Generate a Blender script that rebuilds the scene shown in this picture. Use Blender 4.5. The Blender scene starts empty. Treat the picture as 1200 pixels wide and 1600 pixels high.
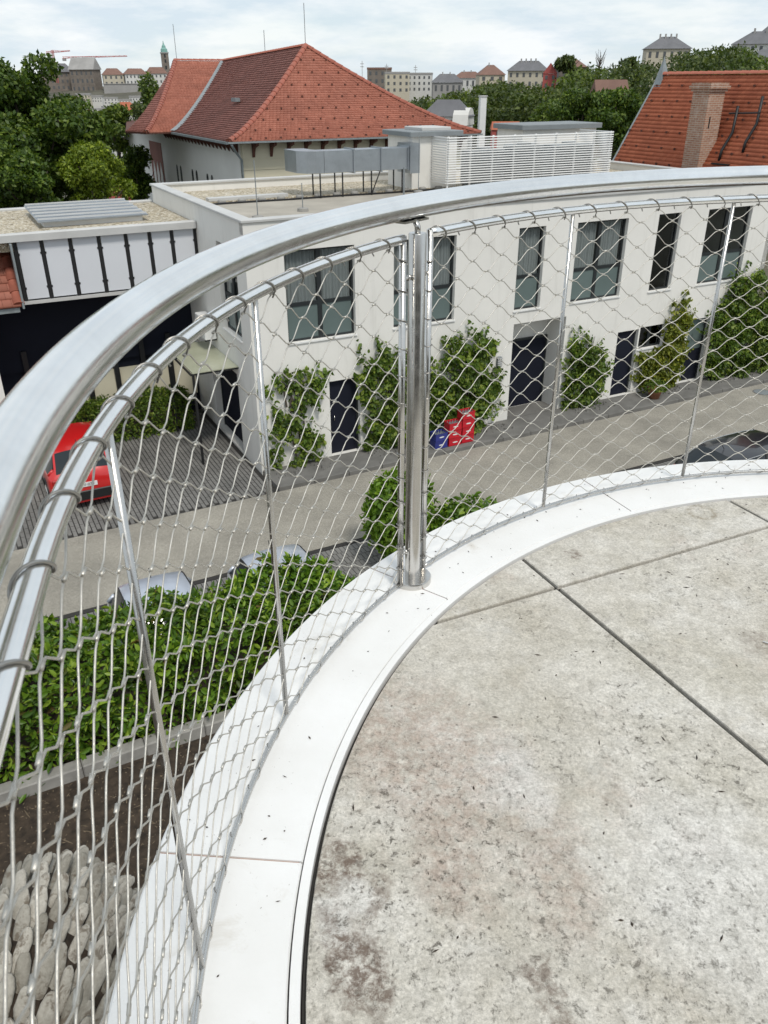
import bpy, math, random
import numpy as np
from mathutils import Vector

# ------------------------------------------------------------------ camera, sky, sun
sc = bpy.context.scene
COL = sc.collection
F_PX, PITCH, ROLL, EYE = 1264.7, math.radians(27.993), math.radians(0.17), 1.334
cam_d = bpy.data.cameras.new('camera')
cam = bpy.data.objects.new('camera', cam_d)
COL.objects.link(cam)
sc.camera = cam
cam_d.sensor_fit = 'VERTICAL'
cam_d.sensor_height = 36.0
cam_d.lens = 36.0 * F_PX / 1600.0
cam_d.clip_start = 0.02
cam_d.clip_end = 6000
cam.location = (0, 0, EYE)
FWD = Vector((0, math.cos(PITCH), -math.sin(PITCH)))
_u = Vector((0, math.sin(PITCH), math.cos(PITCH)))
_r = Vector((1, 0, 0))
RT = _r * math.cos(ROLL) - _u * math.sin(ROLL)
UP = _u * math.cos(ROLL) + _r * math.sin(ROLL)
from mathutils import Matrix
cam.rotation_euler = Matrix((RT, UP, -FWD)).transposed().to_euler()
cam_d.dof.use_dof = True
cam_d.dof.focus_distance = 2.6
cam_d.dof.aperture_fstop = 20.0

AZ = math.radians(62.44)                                   # bearing of the street
SUN_EL, SUN_AZ = math.radians(56), math.radians(152)       # sun high, behind the camera to the right
world = bpy.data.worlds.new('World')
sc.world = world
world.use_nodes = True
wn, wl = world.node_tree.nodes, world.node_tree.links
wn.clear()
w_out = wn.new('ShaderNodeOutputWorld')
w_bg = wn.new('ShaderNodeBackground')
w_sky = wn.new('ShaderNodeTexSky')
w_sky.sky_type = 'NISHITA'
w_sky.sun_disc = False
w_sky.sun_elevation = SUN_EL
w_sky.sun_rotation = SUN_AZ
w_sky.dust_density = 0.2
w_sky.ozone_density = 1.5
w_tc = wn.new('ShaderNodeTexCoord')
w_map = wn.new('ShaderNodeMapping')
w_map.inputs['Scale'].default_value = (1.6, 1.6, 6.5)
w_n = wn.new('ShaderNodeTexNoise')
w_n.inputs['Scale'].default_value = 3.4
w_n.inputs['Detail'].default_value = 7
w_n.inputs['Roughness'].default_value = 0.55
w_r = wn.new('ShaderNodeValToRGB')
w_r.color_ramp.elements[0].position = 0.36
w_r.color_ramp.elements[0].color = (0.80, 0.80, 0.80, 1)
w_r.color_ramp.elements[1].position = 0.60
w_r.color_ramp.elements[1].color = (1, 1, 1, 1)
w_mix = wn.new('ShaderNodeMixRGB')
w_mix.inputs['Color2'].default_value = (7.05, 7.75, 8.3, 1)   # bright even cloud (before the background strength of 0.1)
wl.new(w_tc.outputs['Generated'], w_map.inputs['Vector'])
wl.new(w_map.outputs['Vector'], w_n.inputs['Vector'])
wl.new(w_n.outputs['Fac'], w_r.inputs['Fac'])
wl.new(w_r.outputs['Color'], w_mix.inputs['Fac'])
w_n2 = wn.new('ShaderNodeTexNoise')
w_n2.inputs['Scale'].default_value = 5.5
w_n2.inputs['Detail'].default_value = 8
w_n2.inputs['Roughness'].default_value = 0.58
w_c = wn.new('ShaderNodeValToRGB')
w_c.color_ramp.elements[0].position = 0.40
w_c.color_ramp.elements[0].color = (0.63, 0.725, 0.80, 1)
w_c.color_ramp.elements[1].position = 0.64
w_c.color_ramp.elements[1].color = (0.86, 0.89, 0.905, 1)
w_sc = wn.new('ShaderNodeMixRGB')
w_sc.blend_type = 'MULTIPLY'
w_sc.inputs['Fac'].default_value = 1.0
w_sc.inputs['Color2'].default_value = (10, 10, 10, 1)
wl.new(w_map.outputs['Vector'], w_n2.inputs['Vector'])
wl.new(w_n2.outputs['Fac'], w_c.inputs['Fac'])
wl.new(w_c.outputs['Color'], w_sc.inputs['Color1'])
wl.new(w_sc.outputs['Color'], w_mix.inputs['Color2'])
wl.new(w_sky.outputs['Color'], w_mix.inputs['Color1'])
wl.new(w_mix.outputs['Color'], w_bg.inputs['Color'])
w_bg.inputs['Strength'].default_value = 0.1
wl.new(w_bg.outputs['Background'], w_out.inputs['Surface'])

sun_d = bpy.data.lights.new('sun', 'SUN')
sun_d.energy = 2.0
sun_d.angle = math.radians(11)
sun_d.color = (1.0, 0.95, 0.87)
sun = bpy.data.objects.new('sun', sun_d)
COL.objects.link(sun)
_sd = Vector((math.sin(SUN_AZ) * math.cos(SUN_EL), math.cos(SUN_AZ) * math.cos(SUN_EL), math.sin(SUN_EL)))
sun.rotation_euler = _sd.to_track_quat('Z', 'Y').to_euler()

sc.view_settings.view_transform = 'Standard'
sc.view_settings.look = 'None'
sc.view_settings.exposure = 0.16
sc.view_settings.gamma = 1.0
sc.view_settings.use_curve_mapping = False
sc.render.engine = 'CYCLES'
sc.cycles.use_denoising = True
sc.cycles.max_bounces = 6
sc.cycles.diffuse_bounces = 3
sc.cycles.glossy_bounces = 3
sc.cycles.transparent_max_bounces = 8

# ------------------------------------------------------------------ helpers
random.seed(7)
RNG = np.random.default_rng(11)
G = 8.0                                                    # street lies 8 m below the terrace
P0 = Vector((7.499, 25.422, -G))
UX = Vector((math.sin(AZ), math.cos(AZ), 0))               # along the street
VX = Vector((-math.cos(AZ), math.sin(AZ), 0))              # away from the terrace
SROT = math.atan2(UX.y, UX.x)

def S(s, v, h=0.0):
    """street coordinates (along, away, height) to world"""
    return P0 + UX * s + VX * v + Vector((0, 0, h))

def at(px, py, Y):
    """world point at forward distance Y seen at that pixel of the 1200x1600 photograph"""
    d = FWD + RT * ((px - 600) / F_PX) + UP * ((800 - py) / F_PX)
    return Vector((0, 0, EYE)) + d * (Y / d.y)

def tag(o, label=None, cat=None, group=None, kind=None):
    if label: o['label'] = label
    if cat: o['category'] = cat
    if group: o['group'] = group
    if kind: o['kind'] = kind
    return o

def thing(name, label, cat, loc=(0, 0, 0), rotz=0.0, group=None, kind=None):
    o = bpy.data.objects.new(name, None)
    o.empty_display_size = 0.2
    COL.objects.link(o)
    o.location = loc
    o.rotation_euler = (0, 0, rotz)
    return tag(o, label, cat, group, kind)

def link(name, me, parent=None, mat=None):
    o = bpy.data.objects.new(name, me)
    COL.objects.link(o)
    if mat is not None and len(me.materials) == 0:
        me.materials.append(mat)
    if parent is not None:
        o.parent = parent
    return o

class MB:
    def __init__(self):
        self.v, self.f = [], []
    def add(self, vs, fs):
        n = len(self.v)
        self.v += [tuple(p) for p in vs]
        self.f += [tuple(i + n for i in f) for f in fs]
        return self
    def box(self, x0, x1, y0, y1, z0, z1):
        return self.add([(x0, y0, z0), (x1, y0, z0), (x1, y1, z0), (x0, y1, z0), (x0, y0, z1), (x1, y0, z1), (x1, y1, z1), (x0, y1, z1)],
                        [(0, 3, 2, 1), (4, 5, 6, 7), (0, 1, 5, 4), (1, 2, 6, 5), (2, 3, 7, 6), (3, 0, 4, 7)])
    def bbox(self, x0, x1, y0, y1, z0, z1, b=0.01):
        """box with chamfered upright and top edges"""
        def ring(d, z): return [(x0 + d, y0, z), (x1 - d, y0, z), (x1, y0 + d, z), (x1, y1 - d, z), (x1 - d, y1, z), (x0 + d, y1, z), (x0, y1 - d, z), (x0, y0 + d, z)]
        def ins(z): return [(x0 + b, y0 + b, z), (x1 - b, y0 + b, z), (x1 - b, y0 + b, z), (x1 - b, y1 - b, z), (x1 - b, y1 - b, z), (x0 + b, y1 - b, z), (x0 + b, y1 - b, z), (x0 + b, y0 + b, z)]
        vs = ring(b, z0) + ring(b, z1 - b) + [(x0 + b, y0 + b, z1), (x1 - b, y0 + b, z1), (x1 - b, y1 - b, z1), (x0 + b, y1 - b, z1)]
        fs = [(7, 6, 5, 4, 3, 2, 1, 0), (16, 17, 18, 19)] + [(i, (i + 1) % 8, 8 + (i + 1) % 8, 8 + i) for i in range(8)]
        fs += [(8, 9, 17, 16), (9, 10, 17), (10, 11, 18, 17), (11, 12, 18), (12, 13, 19, 18), (13, 14, 19), (14, 15, 16, 19), (15, 8, 16)]
        return self.add(vs, fs)
    def tube(self, path, r, seg=8, closed=False, caps=True):
        P = [Vector(p) for p in path]
        n = len(P)
        rr = r if hasattr(r, '__len__') else [r] * n
        vs, fs = [], []
        ref = None
        for i in range(n):
            a = P[(i - 1) % n] if (closed or i > 0) else P[i]
            b = P[(i + 1) % n] if (closed or i < n - 1) else P[i]
            t = (b - a).normalized()
            if ref is None:
                ref = Vector((0, 0, 1)) if abs(t.z) < 0.9 else Vector((1, 0, 0))
            e1 = (ref - t * ref.dot(t)).normalized()
            ref = e1
            e2 = t.cross(e1)
            for k in range(seg):
                an = 2 * math.pi * k / seg
                vs.append(P[i] + (e1 * math.cos(an) + e2 * math.sin(an)) * rr[i])
        m = n if closed else n - 1
        for i in range(m):
            for k in range(seg):
                a = i * seg + k
                b = i * seg + (k + 1) % seg
                c = ((i + 1) % n) * seg
                fs.append((a, b, c + (k + 1) % seg, c + k))
        if caps and not closed:
            fs.append(tuple(range(seg))[::-1])
            fs.append(tuple((n - 1) * seg + k for k in range(seg)))
        return self.add(vs, fs)
    def lathe(self, prof, seg=24, c=(0, 0, 0)):
        """profile of (radius, z)"""
        vs, fs = [], []
        for r, z in prof:
            for k in range(seg):
                a = 2 * math.pi * k / seg
                vs.append((c[0] + r * math.cos(a), c[1] + r * math.sin(a), c[2] + z))
        for i in range(len(prof) - 1):
            for k in range(seg):
                fs.append((i * seg + k, i * seg + (k + 1) % seg, (i + 1) * seg + (k + 1) % seg, (i + 1) * seg + k))
        fs.append(tuple(range(seg))[::-1])
        fs.append(tuple((len(prof) - 1) * seg + k for k in range(seg)))
        return self.add(vs, fs)
    def prism(self, poly, z0, z1):
        """horizontal polygon (x, y) extruded in z"""
        n = len(poly)
        return self.add([(x, y, z0) for x, y in poly] + [(x, y, z1) for x, y in poly],
                        [tuple(range(n))[::-1], tuple(range(n, 2 * n))] + [(i, (i + 1) % n, n + (i + 1) % n, n + i) for i in range(n)])
    def side(self, poly, y0, y1):
        """upright polygon (x, z) extruded in y"""
        n = len(poly)
        return self.add([(x, y0, z) for x, z in poly] + [(x, y1, z) for x, z in poly],
                        [tuple(range(n)), tuple(range(n, 2 * n))[::-1]] + [(i, n + i, n + (i + 1) % n, (i + 1) % n) for i in range(n)])
    def end(self, poly, x0, x1):
        """upright polygon (y, z) extruded in x"""
        n = len(poly)
        return self.add([(x0, y, z) for y, z in poly] + [(x1, y, z) for y, z in poly],
                        [tuple(range(n))[::-1], tuple(range(n, 2 * n))] + [(i, (i + 1) % n, n + (i + 1) % n, n + i) for i in range(n)])
    def mesh(self, name, smooth=False):
        me = bpy.data.meshes.new(name)
        me.from_pydata(self.v, [], self.f)
        if smooth:
            me.polygons.foreach_set('use_smooth', [True] * len(me.polygons))
        me.update()
        return me
    def build(self, name, mat, parent=None, smooth=False):
        return link(name, self.mesh(name, smooth), parent, mat)

def auto_smooth(o, deg=35):
    me = o.data
    me.polygons.foreach_set('use_smooth', [True] * len(me.polygons))
    try:
        me.set_sharp_from_angle(angle=math.radians(deg))
    except Exception:
        pass
    return o

def np_mesh(name, verts, faces, mat, parent=None, smooth=False):
    """verts (n,3) array, faces (m,4) array"""
    me = bpy.data.meshes.new(name)
    verts = np.ascontiguousarray(verts, dtype=np.float32)
    faces = np.ascontiguousarray(faces, dtype=np.int32)
    m, k = faces.shape
    me.vertices.add(len(verts))
    me.vertices.foreach_set('co', verts.ravel())
    me.loops.add(m * k)
    me.loops.foreach_set('vertex_index', faces.ravel())
    me.polygons.add(m)
    me.polygons.foreach_set('loop_start', np.arange(0, m * k, k, dtype=np.int32))
    if smooth:
        me.polygons.foreach_set('use_smooth', np.ones(m, dtype=bool))
    me.update(calc_edges=True)
    me.validate()
    return link(name, me, parent, mat)

def copy_tree(o, parent=None):
    c = o.copy()
    COL.objects.link(c)
    c.parent = parent
    for ch in list(o.children):
        copy_tree(ch, c)
    return c

# ------------------------------------------------------------------ materials
def new_mat(name):
    m = bpy.data.materials.new(name)
    m.use_nodes = True
    nt = m.node_tree
    b = nt.nodes['Principled BSDF']
    return m, nt, b

def lk(nt, a, b): nt.links.new(a, b)

def noise(nt, vec, scale, detail=4, rough=0.55, dist=0.0):
    n = nt.nodes.new('ShaderNodeTexNoise')
    n.inputs['Scale'].default_value = scale
    n.inputs['Detail'].default_value = detail
    n.inputs['Roughness'].default_value = rough
    n.inputs['Distortion'].default_value = dist
    lk(nt, vec, n.inputs['Vector'])
    return n.outputs['Fac']

def ramp(nt, fac, p0, p1, c0=(0, 0, 0, 1), c1=(1, 1, 1, 1)):
    r = nt.nodes.new('ShaderNodeValToRGB')
    r.color_ramp.elements[0].position = p0
    r.color_ramp.elements[1].position = p1
    r.color_ramp.elements[0].color = c0
    r.color_ramp.elements[1].color = c1
    lk(nt, fac, r.inputs['Fac'])
    return r.outputs['Color']

def mixc(nt, fac, a, b, mode='MIX'):
    m = nt.nodes.new('ShaderNodeMixRGB')
    m.blend_type = mode
    for sock, val in (('Fac', fac), ('Color1', a), ('Color2', b)):
        if isinstance(val, (int, float)): m.inputs[sock].default_value = val
        elif isinstance(val, tuple): m.inputs[sock].default_value = val if len(val) == 4 else val + (1,)
        else: lk(nt, val, m.inputs[sock])
    return m.outputs['Color']

def math_n(nt, op, a, b):
    m = nt.nodes.new('ShaderNodeMath')
    m.operation = op
    for i, v in enumerate((a, b)):
        if isinstance(v, (int, float)): m.inputs[i].default_value = v
        else: lk(nt, v, m.inputs[i])
    return m.outputs[0]

def objco(nt, scale=(1, 1, 1)):
    t = nt.nodes.new('ShaderNodeTexCoord')
    mp = nt.nodes.new('ShaderNodeMapping')
    mp.inputs['Scale'].default_value = scale
    lk(nt, t.outputs['Object'], mp.inputs['Vector'])
    return mp.outputs['Vector']

def bump(nt, b, height, strength=0.3, dist=0.01):
    n = nt.nodes.new('ShaderNodeBump')
    n.inputs['Strength'].default_value = strength
    n.inputs['Distance'].default_value = dist
    lk(nt, height, n.inputs['Height'])
    lk(nt, n.outputs['Normal'], b.inputs['Normal'])

MATS = {}
def pmat(name, col, rough=0.8, metal=0.0, var=0.12, scale=2.0, bmp=0.0, bscale=40.0, spec=0.5, stretch=(1, 1, 1), col2=None):
    """plain procedural material: two tones of one colour mixed by noise, fine relief"""
    if name in MATS: return MATS[name]
    m, nt, b = new_mat(name)
    v = objco(nt, stretch)
    f = noise(nt, v, scale, 5, 0.6)
    f = ramp(nt, f, 0.3, 0.7)
    dark = tuple(c * (1 - var) for c in col)
    lite = col2 if col2 else tuple(min(1, c * (1 + var * 0.6)) for c in col)
    lk(nt, mixc(nt, f, dark, lite), b.inputs['Base Color'])
    b.inputs['Roughness'].default_value = rough
    b.inputs['Metallic'].default_value = metal
    b.inputs['Specular IOR Level'].default_value = spec
    if bmp:
        bump(nt, b, noise(nt, v, bscale, 4), bmp, 0.01)
    MATS[name] = m
    return m

def leaf_mat(name, c0, c1, c2, trans=0.25, rough=0.5, dead=0.0):
    m, nt, b = new_mat(name)
    g = nt.nodes.new('ShaderNodeNewGeometry')
    r = nt.nodes.new('ShaderNodeValToRGB')
    r.color_ramp.elements[0].position = 0.0
    r.color_ramp.elements[0].color = c0 + (1,)
    r.color_ramp.elements[1].position = 1.0
    r.color_ramp.elements[1].color = c2 + (1,)
    e = r.color_ramp.elements.new(0.6)
    e.color = c1 + (1,)
    if dead:
        e = r.color_ramp.elements.new(dead)
        e.color = c0 + (1,)
        r.color_ramp.elements[0].color = (0.16, 0.10, 0.035, 1)
    lk(nt, g.outputs['Random Per Island'], r.inputs['Fac'])
    big = ramp(nt, noise(nt, objco(nt), 0.9, 3), 0.35, 0.7, (0.75, 0.75, 0.75, 1), (1.2, 1.2, 1.1, 1))
    colr = mixc(nt, 1.0, r.outputs['Color'], big, 'MULTIPLY')
    lk(nt, colr, b.inputs['Base Color'])
    b.inputs['Roughness'].default_value = rough
    b.inputs['Specular IOR Level'].default_value = 0.35
    t = nt.nodes.new('ShaderNodeBsdfTranslucent')
    lk(nt, mixc(nt, 1.0, colr, (1.3, 1.4, 0.6), 'MULTIPLY'), t.inputs['Color'])
    mx = nt.nodes.new('ShaderNodeMixShader')
    mx.inputs['Fac'].default_value = trans
    lk(nt, b.outputs['BSDF'], mx.inputs[1])
    lk(nt, t.outputs['BSDF'], mx.inputs[2])
    lk(nt, mx.outputs['Shader'], nt.nodes['Material Output'].inputs['Surface'])
    return m

def tile_mat(name, c0, c1, c2):
    m, nt, b = new_mat(name)
    g = nt.nodes.new('ShaderNodeNewGeometry')
    r = nt.nodes.new('ShaderNodeValToRGB')
    r.color_ramp.elements[0].color = c0 + (1,)
    r.color_ramp.elements[1].color = c2 + (1,)
    r.color_ramp.elements.new(0.5).color = c1 + (1,)
    lk(nt, g.outputs['Random Per Island'], r.inputs['Fac'])
    v = objco(nt)
    wear = ramp(nt, noise(nt, v, 0.7, 5), 0.35, 0.75, (0.82, 0.80, 0.80, 1), (1.08, 1.08, 1.08, 1))
    lk(nt, mixc(nt, 1.0, r.outputs['Color'], wear, 'MULTIPLY'), b.inputs['Base Color'])
    b.inputs['Roughness'].default_value = 0.75
    return m

def glass_mat(name, tint, refl=1.0, rough=0.02):
    m, nt, b = new_mat(name)
    nt.nodes.remove(b)
    tr = nt.nodes.new('ShaderNodeBsdfTransparent')
    tr.inputs['Color'].default_value = tint + (1,)
    gl = nt.nodes.new('ShaderNodeBsdfGlossy')
    gl.inputs['Roughness'].default_value = rough
    lw = nt.nodes.new('ShaderNodeLayerWeight')
    lw.inputs['Blend'].default_value = 0.5
    fr = math_n(nt, 'ADD', 0.05, math_n(nt, 'MULTIPLY', 0.9, math_n(nt, 'POWER', lw.outputs['Facing'], 4.0)))
    mx = nt.nodes.new('ShaderNodeMixShader')
    lk(nt, math_n(nt, 'MULTIPLY', fr, refl), mx.inputs['Fac'])
    lk(nt, tr.outputs['BSDF'], mx.inputs[1])
    lk(nt, gl.outputs['BSDF'], mx.inputs[2])
    lk(nt, mx.outputs['Shader'], nt.nodes['Material Output'].inputs['Surface'])
    return m

def steel_mat(name, col=(0.74, 0.73, 0.71), rough=0.20, scale=3.0):
    m, nt, b = new_mat(name)
    v = objco(nt)
    f = noise(nt, v, scale, 6, 0.65)
    lk(nt, mixc(nt, ramp(nt, f, 0.3, 0.75), tuple(c * 0.86 for c in col), tuple(min(1, c * 1.1) for c in col)), b.inputs['Base Color'])
    b.inputs['Metallic'].default_value = 1.0
    rr = ramp(nt, noise(nt, v, scale * 9, 5, 0.7), 0.3, 0.7, (rough * 0.75,) * 3 + (1,), (rough * 1.45,) * 3 + (1,))
    lk(nt, rr, b.inputs['Roughness'])
    bump(nt, b, noise(nt, objco(nt, (1, 1, 0.06)), 420, 2), 0.02, 0.0008)
    return m

M = {}
M['steel'] = steel_mat('brushed_steel', (0.60, 0.585, 0.56))
M['wire'] = steel_mat('wire_steel', (0.60, 0.58, 0.535), 0.52, 30)
M['lace'] = steel_mat('lacing_wire_steel', (0.38, 0.37, 0.35), 0.38, 30)
M['rail'] = steel_mat('sky_bright_rail_steel', (0.90, 0.90, 0.89), 0.17, 3)  # same steel as the posts, lightened to paint in the bright sky reflection
M['rod'] = steel_mat('rod_steel', (0.58, 0.57, 0.55), 0.24, 6)
M['galv'] = steel_mat('galvanised_sheet', (0.42, 0.45, 0.48), 0.36, 2.0)
def wall_mat(name, col):
    m, nt, b = new_mat(name)
    v = objco(nt)
    base = mixc(nt, ramp(nt, noise(nt, v, 0.6, 6, 0.65), 0.3, 0.7), tuple(c * 0.93 for c in col), tuple(min(1, c * 1.03) for c in col))
    streak = ramp(nt, noise(nt, objco(nt, (2.6, 2.6, 0.22)), 1.6, 6, 0.7), 0.54, 0.72)
    base = mixc(nt, math_n(nt, 'MULTIPLY', streak, 0.22), base, (0.36, 0.34, 0.30))
    blot = ramp(nt, noise(nt, v, 2.4, 7, 0.75, 0.5), 0.62, 0.74)
    base = mixc(nt, math_n(nt, 'MULTIPLY', blot, 0.16), base, (0.40, 0.37, 0.31))
    lk(nt, base, b.inputs['Base Color'])
    b.inputs['Roughness'].default_value = 0.9
    bump(nt, b, noise(nt, v, 60, 4), 0.12, 0.01)
    return m
M['render'] = wall_mat('white_render', (0.76, 0.745, 0.705))
M['cap'] = pmat('metal_cap', (0.50, 0.50, 0.49), 0.55, var=0.10, scale=1.5)
M['frame'] = pmat('dark_frame', (0.018, 0.022, 0.024), 0.45, var=0.15)
M['black'] = pmat('black_metal', (0.012, 0.012, 0.013), 0.5, var=0.1)
M['navy'] = pmat('navy_wall', (0.008, 0.010, 0.020), 0.75, var=0.2, scale=0.6, spec=0.25)  # near-black navy, dark enough to paint the wing's open recess as shade
M['panel'] = pmat('white_panel', (0.62, 0.64, 0.68), 0.45, var=0.03, scale=0.4)
M['cream'] = pmat('cream_render', (0.60, 0.56, 0.43), 0.9, var=0.07, scale=0.6)
M['greywall'] = pmat('pale_grey_render', (0.72, 0.715, 0.69), 0.9, var=0.06, scale=0.6)
M['white'] = pmat('white_paint', (0.74, 0.74, 0.73), 0.5, var=0.04)
M['concrete'] = pmat('kerb_concrete', (0.30, 0.29, 0.27), 0.9, var=0.25, scale=3.0, bmp=0.3, bscale=50)
M['pave'] = pmat('dark_pavement', (0.155, 0.15, 0.14), 0.9, var=0.25, scale=2.0, bmp=0.3, bscale=50)
M['darkcap'] = pmat('slate_cap', (0.20, 0.22, 0.23), 0.6, var=0.12)
M['membrane'] = pmat('roof_membrane', (0.37, 0.34, 0.29), 0.9, var=0.22, scale=0.8, bmp=0.15)
M['curtain'] = pmat('grey_curtain', (0.40, 0.40, 0.40), 0.9, var=0.08)
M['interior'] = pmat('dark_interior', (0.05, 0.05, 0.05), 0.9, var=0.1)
M['frosted'] = pmat('frosted_teal_glass', (0.125, 0.165, 0.16), 0.25, var=0.08, scale=0.8)
M['glass'] = glass_mat('window_glass', (0.86, 0.89, 0.89), 1.0)
M['carglass'] = pmat('car_glass', (0.015, 0.02, 0.024), 0.04, var=0.1)
M['bark'] = pmat('bark', (0.07, 0.055, 0.042), 0.95, var=0.35, scale=6, bmp=0.6, bscale=20, stretch=(1, 1, 0.25))
M['lead'] = pmat('lead_flashing', (0.22, 0.25, 0.26), 0.5, var=0.2, scale=4)
M['rubber'] = pmat('tyre_rubber', (0.02, 0.02, 0.02), 0.85)
M['plastic_red'] = pmat('red_crate_plastic', (0.50, 0.012, 0.025), 0.4, var=0.1)
M['plastic_blue'] = pmat('blue_crate_plastic', (0.03, 0.04, 0.22), 0.4, var=0.15)
M['terracotta'] = pmat('terracotta', (0.36, 0.16, 0.09), 0.85, var=0.2, scale=6)

def deck_mat():
    m, nt, b = new_mat('weathered_concrete_slab')
    v = objco(nt)
    mul = lambda p, q: math_n(nt, 'MULTIPLY', p, q)
    base = mixc(nt, ramp(nt, noise(nt, v, 2.0, 7, 0.66), 0.36, 0.64), (0.485, 0.45, 0.385), (0.65, 0.625, 0.58))
    olive = ramp(nt, noise(nt, v, 1.9, 7, 0.66, 0.3), 0.50, 0.64)
    base = mixc(nt, mul(olive, 0.5), base, (0.44, 0.41, 0.335))
    sep = nt.nodes.new('ShaderNodeSeparateXYZ')
    lk(nt, v, sep.inputs[0])
    wob_x = math_n(nt, 'ADD', sep.outputs[0], mul(math_n(nt, 'SUBTRACT', noise(nt, v, 5, 6, 0.7), 0.5), 0.30))
    wob_y = math_n(nt, 'ADD', sep.outputs[1], mul(math_n(nt, 'SUBTRACT', noise(nt, v, 5.7, 6, 0.7), 0.5), 0.30))
    def blob(x, y, rx, ry, ang=0.0):
        """soft-edged stain with a ragged outline at one spot of the floor"""
        ca, sa = math.cos(math.radians(ang)), math.sin(math.radians(ang))
        dx, dy = math_n(nt, 'SUBTRACT', wob_x, x), math_n(nt, 'SUBTRACT', wob_y, y)
        p = math_n(nt, 'ADD', mul(dx, ca / rx), mul(dy, sa / rx))
        q = math_n(nt, 'ADD', mul(dx, -sa / ry), mul(dy, ca / ry))
        return ramp(nt, math_n(nt, 'ADD', mul(p, p), mul(q, q)), 0.15, 1.0, (1, 1, 1, 1), (0, 0, 0, 1))
    def add(*l):
        r = l[0]
        for q in l[1:]: r = math_n(nt, 'MAXIMUM', r, q)
        return r
    pink = ramp(nt, noise(nt, v, 2.7, 7, 0.70, 0.4), 0.56, 0.68)
    pink = add(mul(pink, 0.7), blob(0.10, 1.36, 0.22, 0.42, 35), blob(0.13, 1.13, 0.12, 0.22), mul(blob(0.33, 1.05, 0.10, 0.2), 0.8))
    pink = mul(pink, ramp(nt, noise(nt, v, 34, 6, 0.75), 0.34, 0.60))
    base = mixc(nt, mul(pink, 0.55), base, (0.34, 0.235, 0.185))
    bloom = add(mul(ramp(nt, noise(nt, v, 3.1, 7, 0.74, 0.4), 0.54, 0.68), 0.8), blob(0.27, 1.26, 0.10, 0.12), blob(-0.08, 0.95, 0.07, 0.08), blob(0.62, 1.0, 0.2, 0.3))
    base = mixc(nt, mul(bloom, 0.55), base, (0.68, 0.67, 0.65))
    mott = ramp(nt, noise(nt, v, 22, 7, 0.80, 0.2), 0.36, 0.64, (0.80, 0.795, 0.78, 1), (1.10, 1.10, 1.10, 1))
    base = mixc(nt, 1.0, base, mott, 'MULTIPLY')
    fine = ramp(nt, noise(nt, v, 170, 4, 0.8), 0.36, 0.66, (0.70, 0.70, 0.69, 1), (1.18, 1.18, 1.18, 1))
    base = mixc(nt, 1.0, base, fine, 'MULTIPLY')
    # worn chips and dark flecks, thick in some patches and thin in others
    patch = add(ramp(nt, noise(nt, v, 2.3, 5, 0.65, 0.4), 0.46, 0.64), blob(0.10, 1.05, 0.35, 0.45, 20), blob(0.36, 1.36, 0.10, 0.14), mul(blob(0.45, 0.85, 0.3, 0.25), 0.8))
    fl = mul(ramp(nt, noise(nt, v, 40, 8, 0.80, 0.3), 0.560, 0.625), patch)
    fl2 = mul(ramp(nt, noise(nt, objco(nt, (1, 0.6, 1)), 90, 6, 0.75, 0.3), 0.585, 0.64), math_n(nt, 'ADD', 0.25, mul(patch, 0.75)))
    vo = nt.nodes.new('ShaderNodeTexVoronoi')
    vo.inputs['Scale'].default_value = 38
    lk(nt, mixc(nt, 0.012, v, noise(nt, v, 40, 2)), vo.inputs['Vector'])
    spots = ramp(nt, vo.outputs['Distance'], 0.07, 0.16, (1, 1, 1, 1), (0, 0, 0, 1))
    spots = mul(spots, ramp(nt, noise(nt, v, 6.0, 5, 0.65), 0.50, 0.56))
    dark = math_n(nt, 'MAXIMUM', math_n(nt, 'MAXIMUM', mul(fl, 0.88), mul(fl2, 0.62)), mul(spots, 0.78))
    base = mixc(nt, dark, base, (0.075, 0.064, 0.048))
    # rusty brown scuffs: broken streaks by the edge
    scuff = add(blob(-0.055, 0.855, 0.16, 0.055, -58), blob(-0.10, 1.045, 0.05, 0.09, 20), mul(blob(-0.02, 0.96, 0.035, 0.08), 0.7), mul(blob(0.60, 2.25, 0.05, 0.035), 0.8), mul(blob(1.02, 1.75, 0.07, 0.05), 0.5), mul(blob(0.28, 0.80, 0.03, 0.10, 25), 0.8))
    scuff = mul(scuff, ramp(nt, noise(nt, v, 48, 7, 0.78, 0.3), 0.40, 0.56))
    base = mixc(nt, mul(scuff, 0.88), base, (0.115, 0.076, 0.054))
    # ring mark left by a pot near the coping
    dx = math_n(nt, 'SUBTRACT', sep.outputs[0], 1.115)
    dy = math_n(nt, 'SUBTRACT', sep.outputs[1], 2.505)
    rad = math_n(nt, 'SQRT', math_n(nt, 'ADD', mul(dx, dx), mul(dy, dy)), 0)
    rad = math_n(nt, 'ADD', rad, mul(noise(nt, v, 30, 3), 0.02))
    ring = math_n(nt, 'ABSOLUTE', math_n(nt, 'SUBTRACT', rad, 0.055), 0)
    ring = ramp(nt, ring, 0.004, 0.016, (1, 1, 1, 1), (0, 0, 0, 1))
    base = mixc(nt, mul(ring, mul(ramp(nt, noise(nt, v, 60, 4, .7), .4, .6), 0.6)), base, (0.20, 0.16, 0.10))
    lk(nt, base, b.inputs['Base Color'])
    b.inputs['Roughness'].default_value = 0.85
    hgt = math_n(nt, 'SUBTRACT', noise(nt, v, 70, 5, 0.7), mul(dark, 0.8))
    bump(nt, b, hgt, 0.5, 0.004)
    return m
M['deck'] = deck_mat()

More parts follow.
